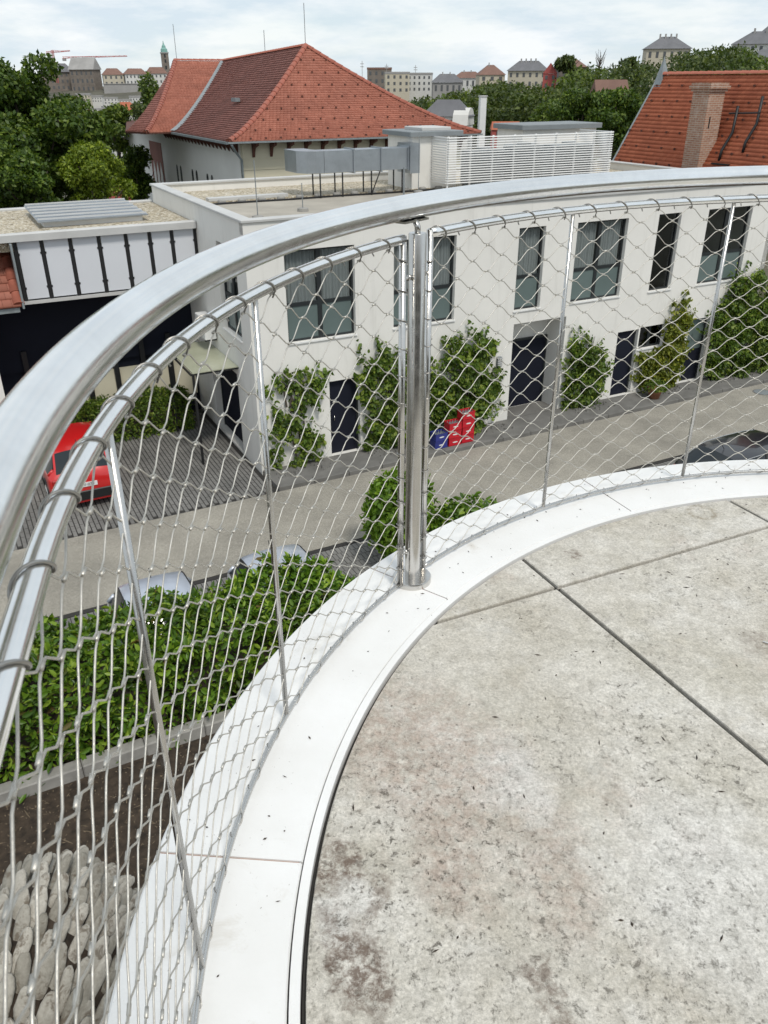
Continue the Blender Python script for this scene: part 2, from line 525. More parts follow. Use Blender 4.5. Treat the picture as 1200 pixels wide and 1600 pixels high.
def coping_mat():
    m, nt, b = new_mat('white_coping_stone')
    v = objco(nt)
    base = mixc(nt, ramp(nt, noise(nt, v, 3.0, 5, 0.6), 0.35, 0.7), (0.72, 0.715, 0.70), (0.79, 0.79, 0.785))
    grime = ramp(nt, noise(nt, v, 5.0, 6, 0.7, 0.5), 0.60, 0.74)
    base = mixc(nt, math_n(nt, 'MULTIPLY', grime, 0.45), base, (0.44, 0.39, 0.31))
    fl = ramp(nt, noise(nt, v, 130, 2, 0.5, 0.7), 0.71, 0.75)
    fl = math_n(nt, 'MULTIPLY', fl, ramp(nt, noise(nt, v, 4.5, 3), 0.44, 0.58))
    base = mixc(nt, math_n(nt, 'MULTIPLY', fl, 0.7), base, (0.16, 0.13, 0.10))
    lk(nt, base, b.inputs['Base Color'])
    b.inputs['Roughness'].default_value = 0.7
    bump(nt, b, noise(nt, v, 120, 4, 0.7), 0.18, 0.003)
    return m
M['coping'] = coping_mat()
M['joint'] = pmat('pink_joint_mortar', (0.42, 0.30, 0.25), 0.9, var=0.2, scale=20)
M['gap'] = pmat('dark_joint_filler', (0.03, 0.028, 0.026), 0.9, var=0.3, scale=20)

def speckle_mat(name, tones, scale, rough=0.9, bmp=0.5, dist=0.01, patch=0.15, pscale=0.4):
    """pebbly surface: voronoi cells coloured one by one"""
    m, nt, b = new_mat(name)
    v = objco(nt)
    vo = nt.nodes.new('ShaderNodeTexVoronoi')
    vo.inputs['Scale'].default_value = scale
    lk(nt, v, vo.inputs['Vector'])
    sep = nt.nodes.new('ShaderNodeSeparateColor')
    lk(nt, vo.outputs['Color'], sep.inputs[0])
    r = nt.nodes.new('ShaderNodeValToRGB')
    r.color_ramp.elements[0].color = tones[0] + (1,)
    r.color_ramp.elements[1].color = tones[-1] + (1,)
    for i, t in enumerate(tones[1:-1]):
        r.color_ramp.elements.new((i + 1) / (len(tones) - 1)).color = t + (1,)
    lk(nt, sep.outputs[0], r.inputs['Fac'])
    p = ramp(nt, noise(nt, v, pscale, 6, 0.6), 0.3, 0.7, (1 - patch,) * 3 + (1,), (1 + patch * 0.6,) * 3 + (1,))
    lk(nt, mixc(nt, 1.0, r.outputs['Color'], p, 'MULTIPLY'), b.inputs['Base Color'])
    b.inputs['Roughness'].default_value = rough
    bump(nt, b, math_n(nt, 'SUBTRACT', 1.0, vo.outputs['Distance']), bmp, dist)
    return m
M['street'] = speckle_mat('pebbled_asphalt', ((0.225, 0.207, 0.175), (0.275, 0.256, 0.218), (0.30, 0.28, 0.238), (0.355, 0.335, 0.288)), 55, bmp=0.2, patch=0.30, pscale=0.6)
M['gravel'] = speckle_mat('roof_gravel', ((0.16, 0.13, 0.09), (0.40, 0.34, 0.24), (0.50, 0.44, 0.33), (0.66, 0.62, 0.54)), 20, bmp=0.9, dist=0.03)
M['soil'] = pmat('dark_soil', (0.030, 0.021, 0.014), 0.98, var=0.5, scale=7, bmp=1.0, bscale=25, col2=(0.065, 0.046, 0.031))
M['ground'] = pmat('rough_ground', (0.10, 0.095, 0.07), 0.95, var=0.35, scale=0.08, bmp=0.2)
M['paver'] = pmat('grey_paver', (0.17, 0.165, 0.155), 0.9, var=0.30, scale=1.2, bmp=0.25, bscale=30)
def stone_mat():
    m, nt, b = new_mat('weathered_bank_stone')
    v = objco(nt, (0.16, 0.1, 0.45))
    oi = nt.nodes.new('ShaderNodeObjectInfo')
    off = nt.nodes.new('ShaderNodeVectorMath')
    off.operation = 'ADD'
    lk(nt, v, off.inputs[0])
    cm = nt.nodes.new('ShaderNodeCombineXYZ')
    lk(nt, math_n(nt, 'MULTIPLY', oi.outputs['Random'], 37.0), cm.inputs[0])
    lk(nt, cm.outputs[0], off.inputs[1])
    w = off.outputs[0]
    tone = ramp(nt, oi.outputs['Random'], 0.0, 1.0, (0.24, 0.225, 0.19, 1), (0.46, 0.435, 0.385, 1))
    tone = mixc(nt, 1.0, tone, ramp(nt, noise(nt, w, 14, 6, 0.7), 0.32, 0.68, (0.72, 0.71, 0.69, 1), (1.1, 1.1, 1.1, 1)), 'MULTIPLY')
    dirt = ramp(nt, noise(nt, w, 7, 6, 0.72, 0.4), 0.52, 0.62)
    tone = mixc(nt, math_n(nt, 'MULTIPLY', dirt, 0.75), tone, (0.10, 0.075, 0.05))
    lk(nt, tone, b.inputs['Base Color'])
    b.inputs['Roughness'].default_value = 0.95
    bump(nt, b, noise(nt, w, 30, 5, 0.7), 0.6, 0.02)
    return m
M['stone'] = stone_mat()
M['tile_main'] = tile_mat('clay_tile', (0.30, 0.103, 0.066), (0.335, 0.118, 0.076), (0.37, 0.138, 0.092))
M['tile_shade_brown'] = tile_mat('shaded_clay_tile', (0.215, 0.082, 0.062), (0.24, 0.093, 0.071), (0.265, 0.107, 0.084))  # darker clay copy, paints the shade on slopes turned from the sun
M['tile_orange'] = tile_mat('orange_clay_tile', (0.41, 0.112, 0.052), (0.455, 0.128, 0.060), (0.50, 0.15, 0.072))
M['ridge_tile'] = pmat('ridge_tile_clay', (0.36, 0.115, 0.075), 0.75, var=0.2, scale=2)
M['under_tile'] = pmat('roof_batten', (0.10, 0.04, 0.028), 0.9)

def brick_mat():
    m, nt, b = new_mat('old_chimney_brick')
    v = objco(nt)
    t = nt.nodes.new('ShaderNodeTexBrick')
    t.inputs['Color1'].default_value = (0.29, 0.14, 0.085, 1)
    t.inputs['Color2'].default_value = (0.39, 0.215, 0.14, 1)
    t.inputs['Mortar'].default_value = (0.42, 0.35, 0.29, 1)
    t.inputs['Scale'].default_value = 1.0
    t.inputs['Brick Width'].default_value = 0.25
    t.inputs['Row Height'].default_value = 0.075
    t.inputs['Mortar Size'].default_value = 0.012
    mp = nt.nodes.new('ShaderNodeMapping')
    mp.inputs['Rotation'].default_value = (math.radians(90), 0, 0)
    sep = nt.nodes.new('ShaderNodeSeparateXYZ')
    cmb = nt.nodes.new('ShaderNodeCombineXYZ')
    lk(nt, v, sep.inputs[0])
    lk(nt, math_n(nt, 'ADD', sep.outputs[0], sep.outputs[1]), cmb.inputs[0])
    lk(nt, sep.outputs[2], cmb.inputs[1])
    lk(nt, cmb.outputs[0], t.inputs['Vector'])
    pale = ramp(nt, noise(nt, v, 3.5, 4), 0.56, 0.64)
    lk(nt, mixc(nt, math_n(nt, 'MULTIPLY', pale, 0.35), t.outputs['Color'], (0.52, 0.44, 0.37)), b.inputs['Base Color'])
    b.inputs['Roughness'].default_value = 0.9
    bump(nt, b, t.outputs['Fac'], -0.4, 0.01)
    return m
M['brick'] = brick_mat()

def paint_mat(name, col, metal=0.0, rough=0.28):
    m, nt, b = new_mat(name)
    v = objco(nt)
    lk(nt, mixc(nt, ramp(nt, noise(nt, v, 2.0, 4), 0.3, 0.7), tuple(c * 0.93 for c in col), col), b.inputs['Base Color'])
    b.inputs['Metallic'].default_value = metal
    b.inputs['Roughness'].default_value = rough
    b.inputs['Coat Weight'].default_value = 0.7
    b.inputs['Coat Roughness'].default_value = 0.05
    return m
M['car_red'] = paint_mat('red_car_paint', (0.52, 0.012, 0.012))
M['car_silver'] = paint_mat('silver_car_paint', (0.52, 0.56, 0.64), 0.5, 0.35)
M['car_black'] = paint_mat('black_car_paint', (0.010, 0.011, 0.015))
M['lamp_red'] = pmat('red_lens', (0.35, 0.01, 0.01), 0.15)
M['lamp_clear'] = pmat('clear_lens', (0.7, 0.72, 0.74), 0.12)

M['leaf_dark'] = leaf_mat('dark_tree_leaf', (0.028, 0.058, 0.009), (0.072, 0.127, 0.017), (0.168, 0.228, 0.031))
M['leaf_mid'] = leaf_mat('mid_tree_leaf', (0.037, 0.069, 0.011), (0.091, 0.144, 0.021), (0.186, 0.237, 0.037))
M['leaf_far'] = leaf_mat('far_tree_leaf', (0.037, 0.061, 0.016), (0.070, 0.100, 0.026), (0.128, 0.154, 0.037))
M['leaf_far2'] = leaf_mat('light_far_tree_leaf', (0.049, 0.081, 0.014), (0.101, 0.150, 0.023), (0.171, 0.215, 0.040))
M['leaf_yellow'] = leaf_mat('yellow_green_leaf', (0.082, 0.125, 0.010), (0.163, 0.231, 0.018), (0.274, 0.330, 0.032))
M['leaf_hedge'] = leaf_mat('laurel_leaf', (0.039, 0.090, 0.010), (0.112, 0.217, 0.019), (0.280, 0.390, 0.041), 0.22, 0.38, 0.03)
M['leaf_ivy'] = leaf_mat('climber_leaf', (0.043, 0.084, 0.011), (0.106, 0.176, 0.022), (0.241, 0.302, 0.046))
M['leaf_ivy2'] = leaf_mat('yellowish_climber_leaf', (0.075, 0.105, 0.010), (0.161, 0.194, 0.017), (0.299, 0.297, 0.036))
M['leaf_lime'] = leaf_mat('lime_leaf', (0.075, 0.150, 0.012), (0.150, 0.270, 0.020), (0.240, 0.360, 0.040), 0.3)

# ------------------------------------------------------------------ foliage and trees
def unit(a):
    return a / np.maximum(np.linalg.norm(a, axis=1, keepdims=True), 1e-9)

def leaf_mesh(name, pts, nrm, size, mat, parent, rng, aspect=0.5, jit=0.7, droop=0.2, oval=False, svar=0.35):
    n = len(pts)
    nn = unit(nrm + jit * rng.normal(size=(n, 3)))
    t = rng.normal(size=(n, 3)) + nrm * 0.6
    t[:, 2] -= droop
    t = unit(t - nn * np.sum(t * nn, axis=1, keepdims=True))
    b = np.cross(nn, t)
    L = (size * (1 + svar * rng.uniform(-1, 1, size=(n, 1))))
    W = L * aspect
    fold = 0.18 * W
    if not oval:
        V = np.stack([pts, pts + t * L * 0.5 + b * W * 0.5 + nn * fold, pts + t * L, pts + t * L * 0.5 - b * W * 0.5 + nn * fold], axis=1).reshape(-1, 3)
        Fq = np.arange(n * 4).reshape(n, 4)
    else:
        tip = pts + t * L - nn * fold * 0.8
        V = np.stack([pts, pts + t * L * 0.3 + b * W * 0.46 + nn * fold, pts + t * L * 0.68 + b * W * 0.40 + nn * fold, tip,
                      pts + t * L * 0.68 - b * W * 0.40 + nn * fold, pts + t * L * 0.3 - b * W * 0.46 + nn * fold], axis=1).reshape(-1, 3)
        i = np.arange(n)[:, None] * 6
        Fq = np.concatenate([i + np.array([[0, 1, 2, 3]]), i + np.array([[0, 3, 4, 5]])], axis=1).reshape(-1, 4)
    return np_mesh(name, V, Fq, mat, parent)

def wob(p, k, ph):
    return np.sin(p[:, 0] * k + ph) * np.sin(p[:, 1] * k * 1.13 + ph * 1.7) * np.sin(p[:, 2] * k * 0.91 + ph * 2.3)

def lobes_points(lobes, n, rng, inner=0.62, gap=0.25, k=3.0, flat=0.0):
    areas = np.array([r[0] * r[1] + r[0] * r[2] + r[1] * r[2] for _, r in lobes])
    cnt = np.maximum(4, (n * areas / areas.sum()).astype(int))
    P, N = [], []
    for (c, r), m in zip(lobes, cnt):
        d = unit(rng.normal(size=(m, 3)))
        q = inner + (1.04 - inner) * rng.uniform(0, 1, size=(m, 1)) ** 0.6
        q = q * (1 + 0.12 * wob(d * 3, 2.1, c[0])[:, None])
        p = np.array(c) + d * q * np.array(r)
        keep = wob(p, k, 1.3) > -gap - rng.uniform(0, 0.6, size=m)
        keep &= ~((d[:, 2] < -0.75) & (rng.uniform(size=m) < flat))
        P.append(p[keep])
        N.append(unit(d / np.array(r))[keep])
    return np.concatenate(P), np.concatenate(N)

def crown_lobes(h0, h1, rad, n, rng, spread=0.62, lobe=0.42):
    """lobes filling an egg-shaped crown between heights h0 and h1"""
    out = []
    cz, hz = (h0 + h1) / 2, (h1 - h0) / 2
    for i in range(n):
        d = unit(rng.normal(size=(1, 3)))[0]
        q = rng.uniform(0.35, 1.0) * spread
        lr = lobe * rng.uniform(0.7, 1.15)
        z = cz + d[2] * q * hz
        taper = 1.0 - 0.25 * (z - cz) / hz
        out.append(((d[0] * q * rad * taper, d[1] * q * rad * taper, z), (rad * lr, rad * lr, hz * lr * 0.75)))
    return out

def limb_paths(h, crown_h0, rad, n, rng):
    out = []
    for i in range(n):
        a = 2 * math.pi * (i + rng.uniform(-0.3, 0.3)) / n
        z0 = crown_h0 + rng.uniform(-0.05, 0.25) * (h - crown_h0)
        z1 = z0 + rng.uniform(0.3, 0.6) * (h - z0)
        q = rad * rng.uniform(0.45, 0.8)
        out.append([(0, 0, z0), (math.cos(a) * q * 0.4, math.sin(a) * q * 0.4, z0 + (z1 - z0) * 0.35), (math.cos(a) * q, math.sin(a) * q, z1)])
    return out

def make_tree(name, label, loc, h, rad, crown_h0, mat, seed, n_leaf=9000, size=0.24, n_lobe=16, group=None, gap=0.3, spread=0.62, lobe=0.42, sxy=(1, 1), oval=False, aspect=0.5, droop=0.3):
    rng = np.random.default_rng(seed)
    t = thing(name, label, 'tree', loc, rng.uniform(0, 6), group)
    tr = 0.03 * h
    m = MB()
    m.tube([(0, 0, -0.3), (0.02 * h * rng.uniform(-1, 1), 0.02 * h * rng.uniform(-1, 1), h * 0.35), (0, 0, h * 0.82)], [tr * 1.25, tr * 0.8, tr * 0.15], 9)
    trunk = m.build('trunk', M['bark'], t, True)
    for p in limb_paths(h, crown_h0, rad, 6, rng):
        MB().tube(p, [tr * 0.5, tr * 0.32, tr * 0.1], 6).build('limb', M['bark'], trunk, True)
    lobes = crown_lobes(crown_h0, h, rad, n_lobe, rng, spread, lobe)
    lobes = [((c[0] * sxy[0], c[1] * sxy[1], c[2]), r) for c, r in lobes]
    P, N = lobes_points(lobes, n_leaf, rng, gap=gap, flat=0.5)
    c = leaf_mesh('crown', P, N, size, mat, t, rng, aspect=aspect, droop=droop, oval=oval)
    return t

# ------------------------------------------------------------------ terrain
def sstep(a, b, x):
    t = np.clip((x - a) / (b - a), 0, 1)
    return t * t * (3 - 2 * t)

def terr(x, y):
    x, y = np.asarray(x, float), np.asarray(y, float)
    d = np.hypot(x, y)
    az = np.degrees(np.arctan2(x, y))
    z = -8.06 - 5.0 * sstep(75, 260, d)
    hill = np.interp(az, [-180, -4, 1.6, 6.4, 9.1, 11.8, 14.1, 17.4, 19.6, 21.4, 22.7, 40, 75, 110, 180], [0, 0, 3.8, 6.4, 7.7, 9.6, 10.9, 11.5, 13.4, 12.8, 11.6, 13, 10, 0, 0])
    z = z + hill * sstep(60, 185, d) + hill * 0.25 * sstep(190, 330, d)
    z = z + 15.0 * np.exp(-(((x + 245) / 150) ** 2 + ((y - 900) / 55) ** 2))
    z = z + 0.5 * np.sin(x * 0.05) * np.sin(y * 0.043) * sstep(70, 150, d)
    return z

radii = np.concatenate([[0.0], np.geomspace(3, 4200, 72)])
NA = 144
vs, fs = [], []
for r in radii:
    for k in range(NA):
        a = 2 * math.pi * k / NA
        vs.append((r * math.sin(a), r * math.cos(a)))
vs = np.array(vs)
vz = terr(vs[:, 0], vs[:, 1])
for i in range(len(radii) - 1):
    for k in range(NA):
        fs.append((i * NA + k, (i + 1) * NA + k, (i + 1) * NA + (k + 1) % NA, i * NA + (k + 1) % NA))
ground = np_mesh('ground', np.c_[vs, vz], np.array(fs)[:, ::-1], M['ground'], smooth=True)
tag(ground, kind='structure')

# ------------------------------------------------------------------ terrace floor, coping, railing
CX, CY = 1.5768, 0.9185
R_IN, R_OUT, R_NET, R_RAIL = 1.7204, 2.034, 1.887, 1.908
T_END = 192.5                                              # beyond this bearing the terrace edge runs straight on
def pol(deg, r, z=0.0):
    a = math.radians(min(deg, T_END))
    x, y = r * math.cos(a), r * math.sin(a)
    if deg > T_END:
        t = 1.887 * math.radians(deg - T_END)
        x, y = x - math.sin(a) * t, y + math.cos(a) * t
    return (x, y, z)

def clip_half(poly, p, n):
    """keep the part of a convex polygon where (q - p).n >= 0"""
    out = []
    for i in range(len(poly)):
        a, b = poly[i], poly[(i + 1) % len(poly)]
        da = (a[0] - p[0]) * n[0] + (a[1] - p[1]) * n[1]
        db = (b[0] - p[0]) * n[0] + (b[1] - p[1]) * n[1]
        if da >= 0: out.append(a)
        if da * db < 0:
            t = da / (da - db)
            out.append((a[0] + (b[0] - a[0]) * t, a[1] + (b[1] - a[1]) * t))
    return out

deck_poly = [(CX + pol(a, R_IN - 0.008)[0], CY + pol(a, R_IN - 0.008)[1]) for a in np.append(np.arange(-2, 192, 1.5), [192.5, 300])]
deck_poly += [(3.30, deck_poly[-1][1])]
floor = MB().prism([(CX + (p[0] - CX) * 1.004, CY + (p[1] - CY) * 1.004) for p in deck_poly], -0.30, -0.016).build('terrace_floor', M['gap'])
tag(floor, kind='structure')
da = Vector((0.905, 0.4255)); db = Vector((0.4255, -0.905))
ja, jb = Vector((0.120, 1.844)), Vector((0.437, 2.204))
jw = 0.0062
def cell(b0, b1, a0, a1):
    """slab between joints: b along da from jb, a along db from ja"""
    q = deck_poly
    if b0 is not None: q = clip_half(q, jb + da * (b0 + jw), da)
    if b1 is not None and len(q) > 2: q = clip_half(q, jb + da * (b1 - jw), -da)
    if a0 is not None and len(q) > 2: q = clip_half(q, ja + db * (a0 + jw), db)
    if a1 is not None and len(q) > 2: q = clip_half(q, ja + db * (a1 - jw), -db)
    return q
for b0, b1 in ((None, 0.0), (0.0, 0.9), (0.9, 1.8), (1.8, 2.7), (2.7, None)):
    for a0, a1 in ((None, 0.0), (0.0, 1.8), (1.8, 3.6), (3.6, None)):
        q = cell(b0, b1, a0, a1)
        if len(q) > 2:
            c = (sum(p[0] for p in q) / len(q), sum(p[1] for p in q) / len(q))
            m = MB()
            n = len(q)
            e = 0.003
            q2 = []
            for p in q:
                d = Vector((c[0] - p[0], c[1] - p[1])); d.normalize()
                q2.append((p[0] + d.x * e, p[1] + d.y * e))
            m.add([(x, y, -0.05) for x, y in q] + [(x, y, -0.006) for x, y in q] + [(x, y, -0.003) for x, y in q2],
                  [tuple(range(2 * n, 3 * n))] + [(i, (i + 1) % n, n + (i + 1) % n, n + i) for i in range(n)] + [(n + i, n + (i + 1) % n, 2 * n + (i + 1) % n, 2 * n + i) for i in range(n)])
            m.build('paving_slab', M['deck'], floor)

def sweep(prof, a0, a1, step=1.2):
    n = max(2, int(abs(a1 - a0) / step) + 1)
    m = MB()
    vs, k = [], len(prof)
    for i in range(n + 1):
        a = a0 + (a1 - a0) * i / n
        vs += [pol(a, r, z) for r, z in prof]
    fs = []
    for i in range(n):
        for j in range(k):
            fs.append((i * k + j, i * k + (j + 1) % k, (i + 1) * k + (j + 1) % k, (i + 1) * k + j))
    fs += [tuple(range(k)), tuple(n * k + j for j in range(k))[::-1]]
    return m.add(vs, fs)

wall = thing('terrace_wall', 'curved white wall of the round terrace with pale stone coping on top', 'wall', (CX, CY, 0))
sweep([(1.90, -8.1), (1.97, -8.1), (1.97, -0.062), (1.90, -0.062)], 290, -6, 2).build('wall_face', M['render'], wall)
auto_smooth(wall.children[0])
cuts = [290, 262, 234, 206.5, 175.15, 143.0, 114.0, 84.0, 54.0, 24.0, -5.0]
for a, b in zip(cuts[:-1], cuts[1:]):
    g = 0.075
    o = sweep([(1.743, -0.06), (1.743, -0.003), (1.746, 0.0), (R_OUT - 0.005, 0.0), (R_OUT, -0.005), (R_OUT, -0.06)], a - g, b + g).build('coping_stone', M['coping'], wall)
    auto_smooth(o, 30)
sweep([(1.75, -0.055), (1.75, -0.0035), (R_OUT - 0.008, -0.0035), (R_OUT - 0.008, -0.055)], 289.9, -4.9).build('joint_mortar', M['joint'], wall)
sweep([(R_IN + 0.001, -0.055), (R_IN + 0.001, 0.0005), (1.7395, 0.0015), (1.7395, -0.055)], 290, -5).build('edge_trim', M['coping'], wall)

rail = thing('terrace_railing', 'curved stainless steel railing with wire rope mesh around the terrace', 'railing', (CX, CY, 0))
def arc(a0, a1, r, z, step=1.0):
    n = max(2, int(abs(a1 - a0) / step))
    return [pol(a0 + (a1 - a0) * i / n, r, z) for i in range(n + 1)]
MB().tube(arc(288, 10, R_RAIL, 1.066), 0.0292, 28).build('handrail', M['rail'], rail, True)
panels = [(144.15, 219.5), (140.65, 84.3), (80.6, 24.5)]
PITCH_T, ROW = 3.70, 0.0367
posts = [221.3, 142.4, 82.5, 22.5]
for pa in posts:
    x, y, _ = pol(pa, 1.884)
    t = math.radians(pa)
    p = MB().lathe([(0.0222, 0.018), (0.0222, 1.005), (0.0205, 1.008), (0.0, 1.0085)], 28, (x, y, 0)).build('post', M['steel'], rail)
    auto_smooth(p, 40)
    auto_smooth(MB().lathe([(0.0575, 0.0), (0.058, 0.016), (0.056, 0.019), (0.0, 0.0195)], 36, (x, y, 0)).build('base_plate', M['steel'], p), 40)
    MB().tube([(x, y, 1.0), (x, y, 1.022), pol(pa, R_RAIL - 0.015, 1.036)], 0.0075, 12).build('stem', M['steel'], p, True)
    sd = MB()
    sd.add([pol(pa + da_, R_RAIL - 0.008 + dr, z) for da_ in (-1.5, 1.5) for dr, z in ((-0.014, 1.033), (0.016, 1.033), (0.016, 1.038), (-0.014, 1.038))],
           [(0, 1, 2, 3), (7, 6, 5, 4), (0, 4, 5, 1), (1, 5, 6, 2), (2, 6, 7, 3), (3, 7, 4, 0)])
    sd.build('saddle', M['steel'], p)
    for zz in (0.905, 0.115):
        for s_ in (-1, 1):
            e = pol(pa + s_ * 1.75, R_NET, zz)
            a = pol(pa + s_ * 0.5, 1.885, zz)
            st = MB().tube([a, e], 0.004, 8).build('clamp_stud', M['steel'], p, True)
            MB().tube([pol(pa + s_ * 0.85, 1.886, zz), pol(pa + s_ * 1.1, 1.886, zz)], 0.0072, 10).build('nut', M['steel'], st, True)

for pi_, (t0, t1) in enumerate(panels):
    sg = 1 if t1 > t0 else -1
    fr = MB().tube(arc(t0, t1, R_NET, 1.0), 0.0118, 16).build('top_tube', M['rail'], rail, True)
    MB().tube(arc(t0, t1, R_NET, 0.018), 0.0062, 10).build('bottom_tube', M['rod'], rail, True)
    for tt in (t0, t1):
        MB().tube([pol(tt, R_NET, 0.012), pol(tt, R_NET, 1.008)], 0.0092, 14).build('end_tube', M['steel'], rail, True)
    for q in {0: (163.3, 182.3, 201.0), 1: (122.7, 103.9), 2: (62, 43)}[pi_]:
        MB().tube([pol(q, R_NET + 0.001, 0.018), pol(q, R_NET + 0.001, 0.995)], 0.0062, 10).build('baluster', M['rod'], rail, True)
    span = abs(t1 - t0)
    npd = int(span / PITCH_T)
    pt = span / npd
    rows = 26
    rr_ = np.random.default_rng(50 + pi_)
    zrow = lambda j: 0.980 - ROW * j
    fer, lace = MB(), MB()
    sag = lambda k, j: 0.0030 * math.sin(k * 1.7 + j * 0.6 + pi_) + 0.0016 * math.sin(k * 3.1 - j * 1.1)
    for i in range(rows):
        off = 0.5 if i % 2 == 0 else 0.0
        path, n = [], npd * 8
        for k in range(n + 1):
            u = k / 8.0                                       # in diamonds
            ph = (u - off) * 2 * math.pi
            c = math.cos(ph)
            c = math.copysign(abs(c) ** 0.86, c)
            z = (zrow(i) + zrow(i + 1)) / 2 + (ROW / 2 - 0.0011) * c + sag(u, i)
            path.append(pol(t0 + sg * pt * u, R_NET + 0.0006 * math.sin(k * 0.9 + i) + 0.0015 * math.sin(u * 0.7 + i * 0.3), z))
        MB().tube(path, 0.00130, 6).build('wire_rope', M['wire'], rail, True)
        for k in range(npd + 1):
            u = k + off
            if u > npd: continue
            z = zrow(i) + sag(u, i)
            d = 0.19
            fer.tube([pol(t0 + sg * (pt * u - d), R_NET, z), pol(t0 + sg * (pt * u + d), R_NET, z)], 0.0025, 6)
    for k in range(npd):                                      # rope lacing round the frame tubes
        tc = t0 + sg * pt * (k + 0.5)
        for zk, zc, q in ((0.977, 1.0, 0.0137), (0.034, 0.018, 0.0076)):
            e = 1 if zk < zc else -1
            pts = [(tc, -0.001, zk)]
            for i in range(17):                               # from the knot in front, over the tube and down behind
                al = math.radians(-62 + 300 * i / 16)
                pts.append((tc + 0.05 + 1.75 * i / 16, -q * math.cos(al), zc + e * q * math.sin(al)))
            pts.append((tc + 1.85, 0.0, zc - e * q * 1.5))
            lace.tube([pol(a_, R_NET + dr_, z_) for a_, dr_, z_ in pts], 0.0016 if e > 0 else 0.0010, 7)
    for tt, s2 in ((t0, 1), (t1, -1)):
        for i in range(1, rows, 2):
            z0 = zrow(i)
            w = 0.0115
            lace.tube([Vector(pol(tt, R_NET, 0)) + Vector((w * math.cos(a), w * math.sin(a), z0 + 0.011 * math.sin(a / 2 + tt))) for a in np.linspace(0, 2 * math.pi, 15)], 0.0014, 6)
    o = fer.build('ferrules', M['wire'], rail, True); tag(o, kind='stuff')
    o = lace.build('lacing', M['lace'], rail, True); tag(o, kind='stuff')

# small debris lying on the terrace
deb = MB()
rg = random.Random(5)
for i in range(170):
    an = rg.uniform(85, 183)
    r = rg.uniform(1.76, 2.0) if rg.random() < 0.4 else rg.uniform(0.3, 1.70)
    x, y, _ = pol(an, r)
    x += CX; y += CY
    z = 0.0015 if r > 1.74 else -0.0015
    L = rg.uniform(0.002, 0.007) * (1.6 if r < 1.7 else 1.0)
    w = rg.uniform(0.0010, 0.0026)
    a = rg.uniform(0, math.pi)
    dx, dy = math.cos(a), math.sin(a)
    deb.add([(x - dx * L, y - dy * L, z), (x - dy * w, y + dx * w, z), (x + dx * L, y + dy * L, z), (x + dy * w, y - dx * w, z), (x, y, z + 0.0016)],
            [(0, 3, 4), (3, 2, 4), (2, 1, 4), (1, 0, 4), (0, 1, 2, 3)])
tag(deb.build('debris', M['soil']), 'dark crumbs and bits of leaf scattered over the terrace floor', 'debris', kind='stuff')
tw = MB().tube([(1.020, 1.760, 0.0), (1.045, 1.742, 0.001), (1.062, 1.722, 0.002), (1.085, 1.712, 0.0)], 0.0022, 6)
tw.tube([(1.045, 1.742, 0.001), (1.030, 1.728, 0.001), (1.022, 1.730, 0.0)], 0.0016, 6)
tag(tw.build('twig', M['white'], None, True), 'small bleached white twig lying on the paving slab', 'twig')

# ------------------------------------------------------------------ street level
def site(name, mb, mat, label=None, cat=None, kind=None, smooth=False):
    o = mb.build(name, mat, None, smooth)
    o.location = P0
    o.rotation_euler = (0, 0, SROT)
    return tag(o, label, cat, kind=kind)

site('street', MB().box(-60, 60, -4.36, -1.22, -0.05, -0.008), M['street'], kind='structure')
mh = thing('manhole_cover', 'small round iron manhole cover in the street at the right edge', 'manhole cover', S(5.08, -1.82, -0.006), SROT)
MB().lathe([(0.30, 0.0), (0.30, 0.004), (0.28, 0.005)], 24).build('rim', M['pave'], mh)
MB().lathe([(0.265, 0.0055), (0.265, 0.010), (0.25, 0.012)], 24).build('lid', M['darkcap'], mh)
dr = site('drainage_channel', MB().box(-60, 60, -4.50, -4.364, -0.05, -0.012), M['gap'], kind='structure')
pk = site('parking_bay', MB().box(-60, 60, -6.95, -4.504, -0.055, -0.025), M['gap'], kind='structure')
m = MB()
rg = random.Random(3)
for i in range(-190, 110):
    for j in range(10):
        x0 = i * 0.11 + (0.0 if j % 2 else 0.055); y0 = -6.93 + j * 0.242
        z = rg.uniform(-0.012, -0.006)
        m.box(x0, x0 + 0.094, y0, y0 + 0.226, -0.05, z)
tag(m.build('paver', M['paver'], pk), kind='stuff')
dv = site('driveway', MB().box(-18.6, -12.17, -1.216, 5.4, -0.055, -0.03), M['gap'], kind='structure')
m = MB()
for i in range(58):
    for j in range(24):
        x0 = -18.55 + i * 0.11; y0 = -1.19 + j * 0.27 + (0.13 if i % 2 else 0)
        z = rg.uniform(-0.012, -0.004)
        if x0 > -12.3: continue
        m.box(x0, x0 + 0.086, y0, y0 + 0.25, -0.05, z)
tag(m.build('paver', M['paver'], dv), kind='stuff')
pv = site('pavement', MB().box(-12.14, 60, -1.02, -0.003, -0.05, 0.085), M['pave'], kind='structure')
for i in range(36):
    x0 = -12.14 + i * 1.0
    MB().bbox(x0 + 0.006, x0 + 0.994, -1.22, -1.024, -0.05, 0.11, 0.012).build('kerb_stone', M['pave'], pv)
bedm = MB()
rg = random.Random(12)
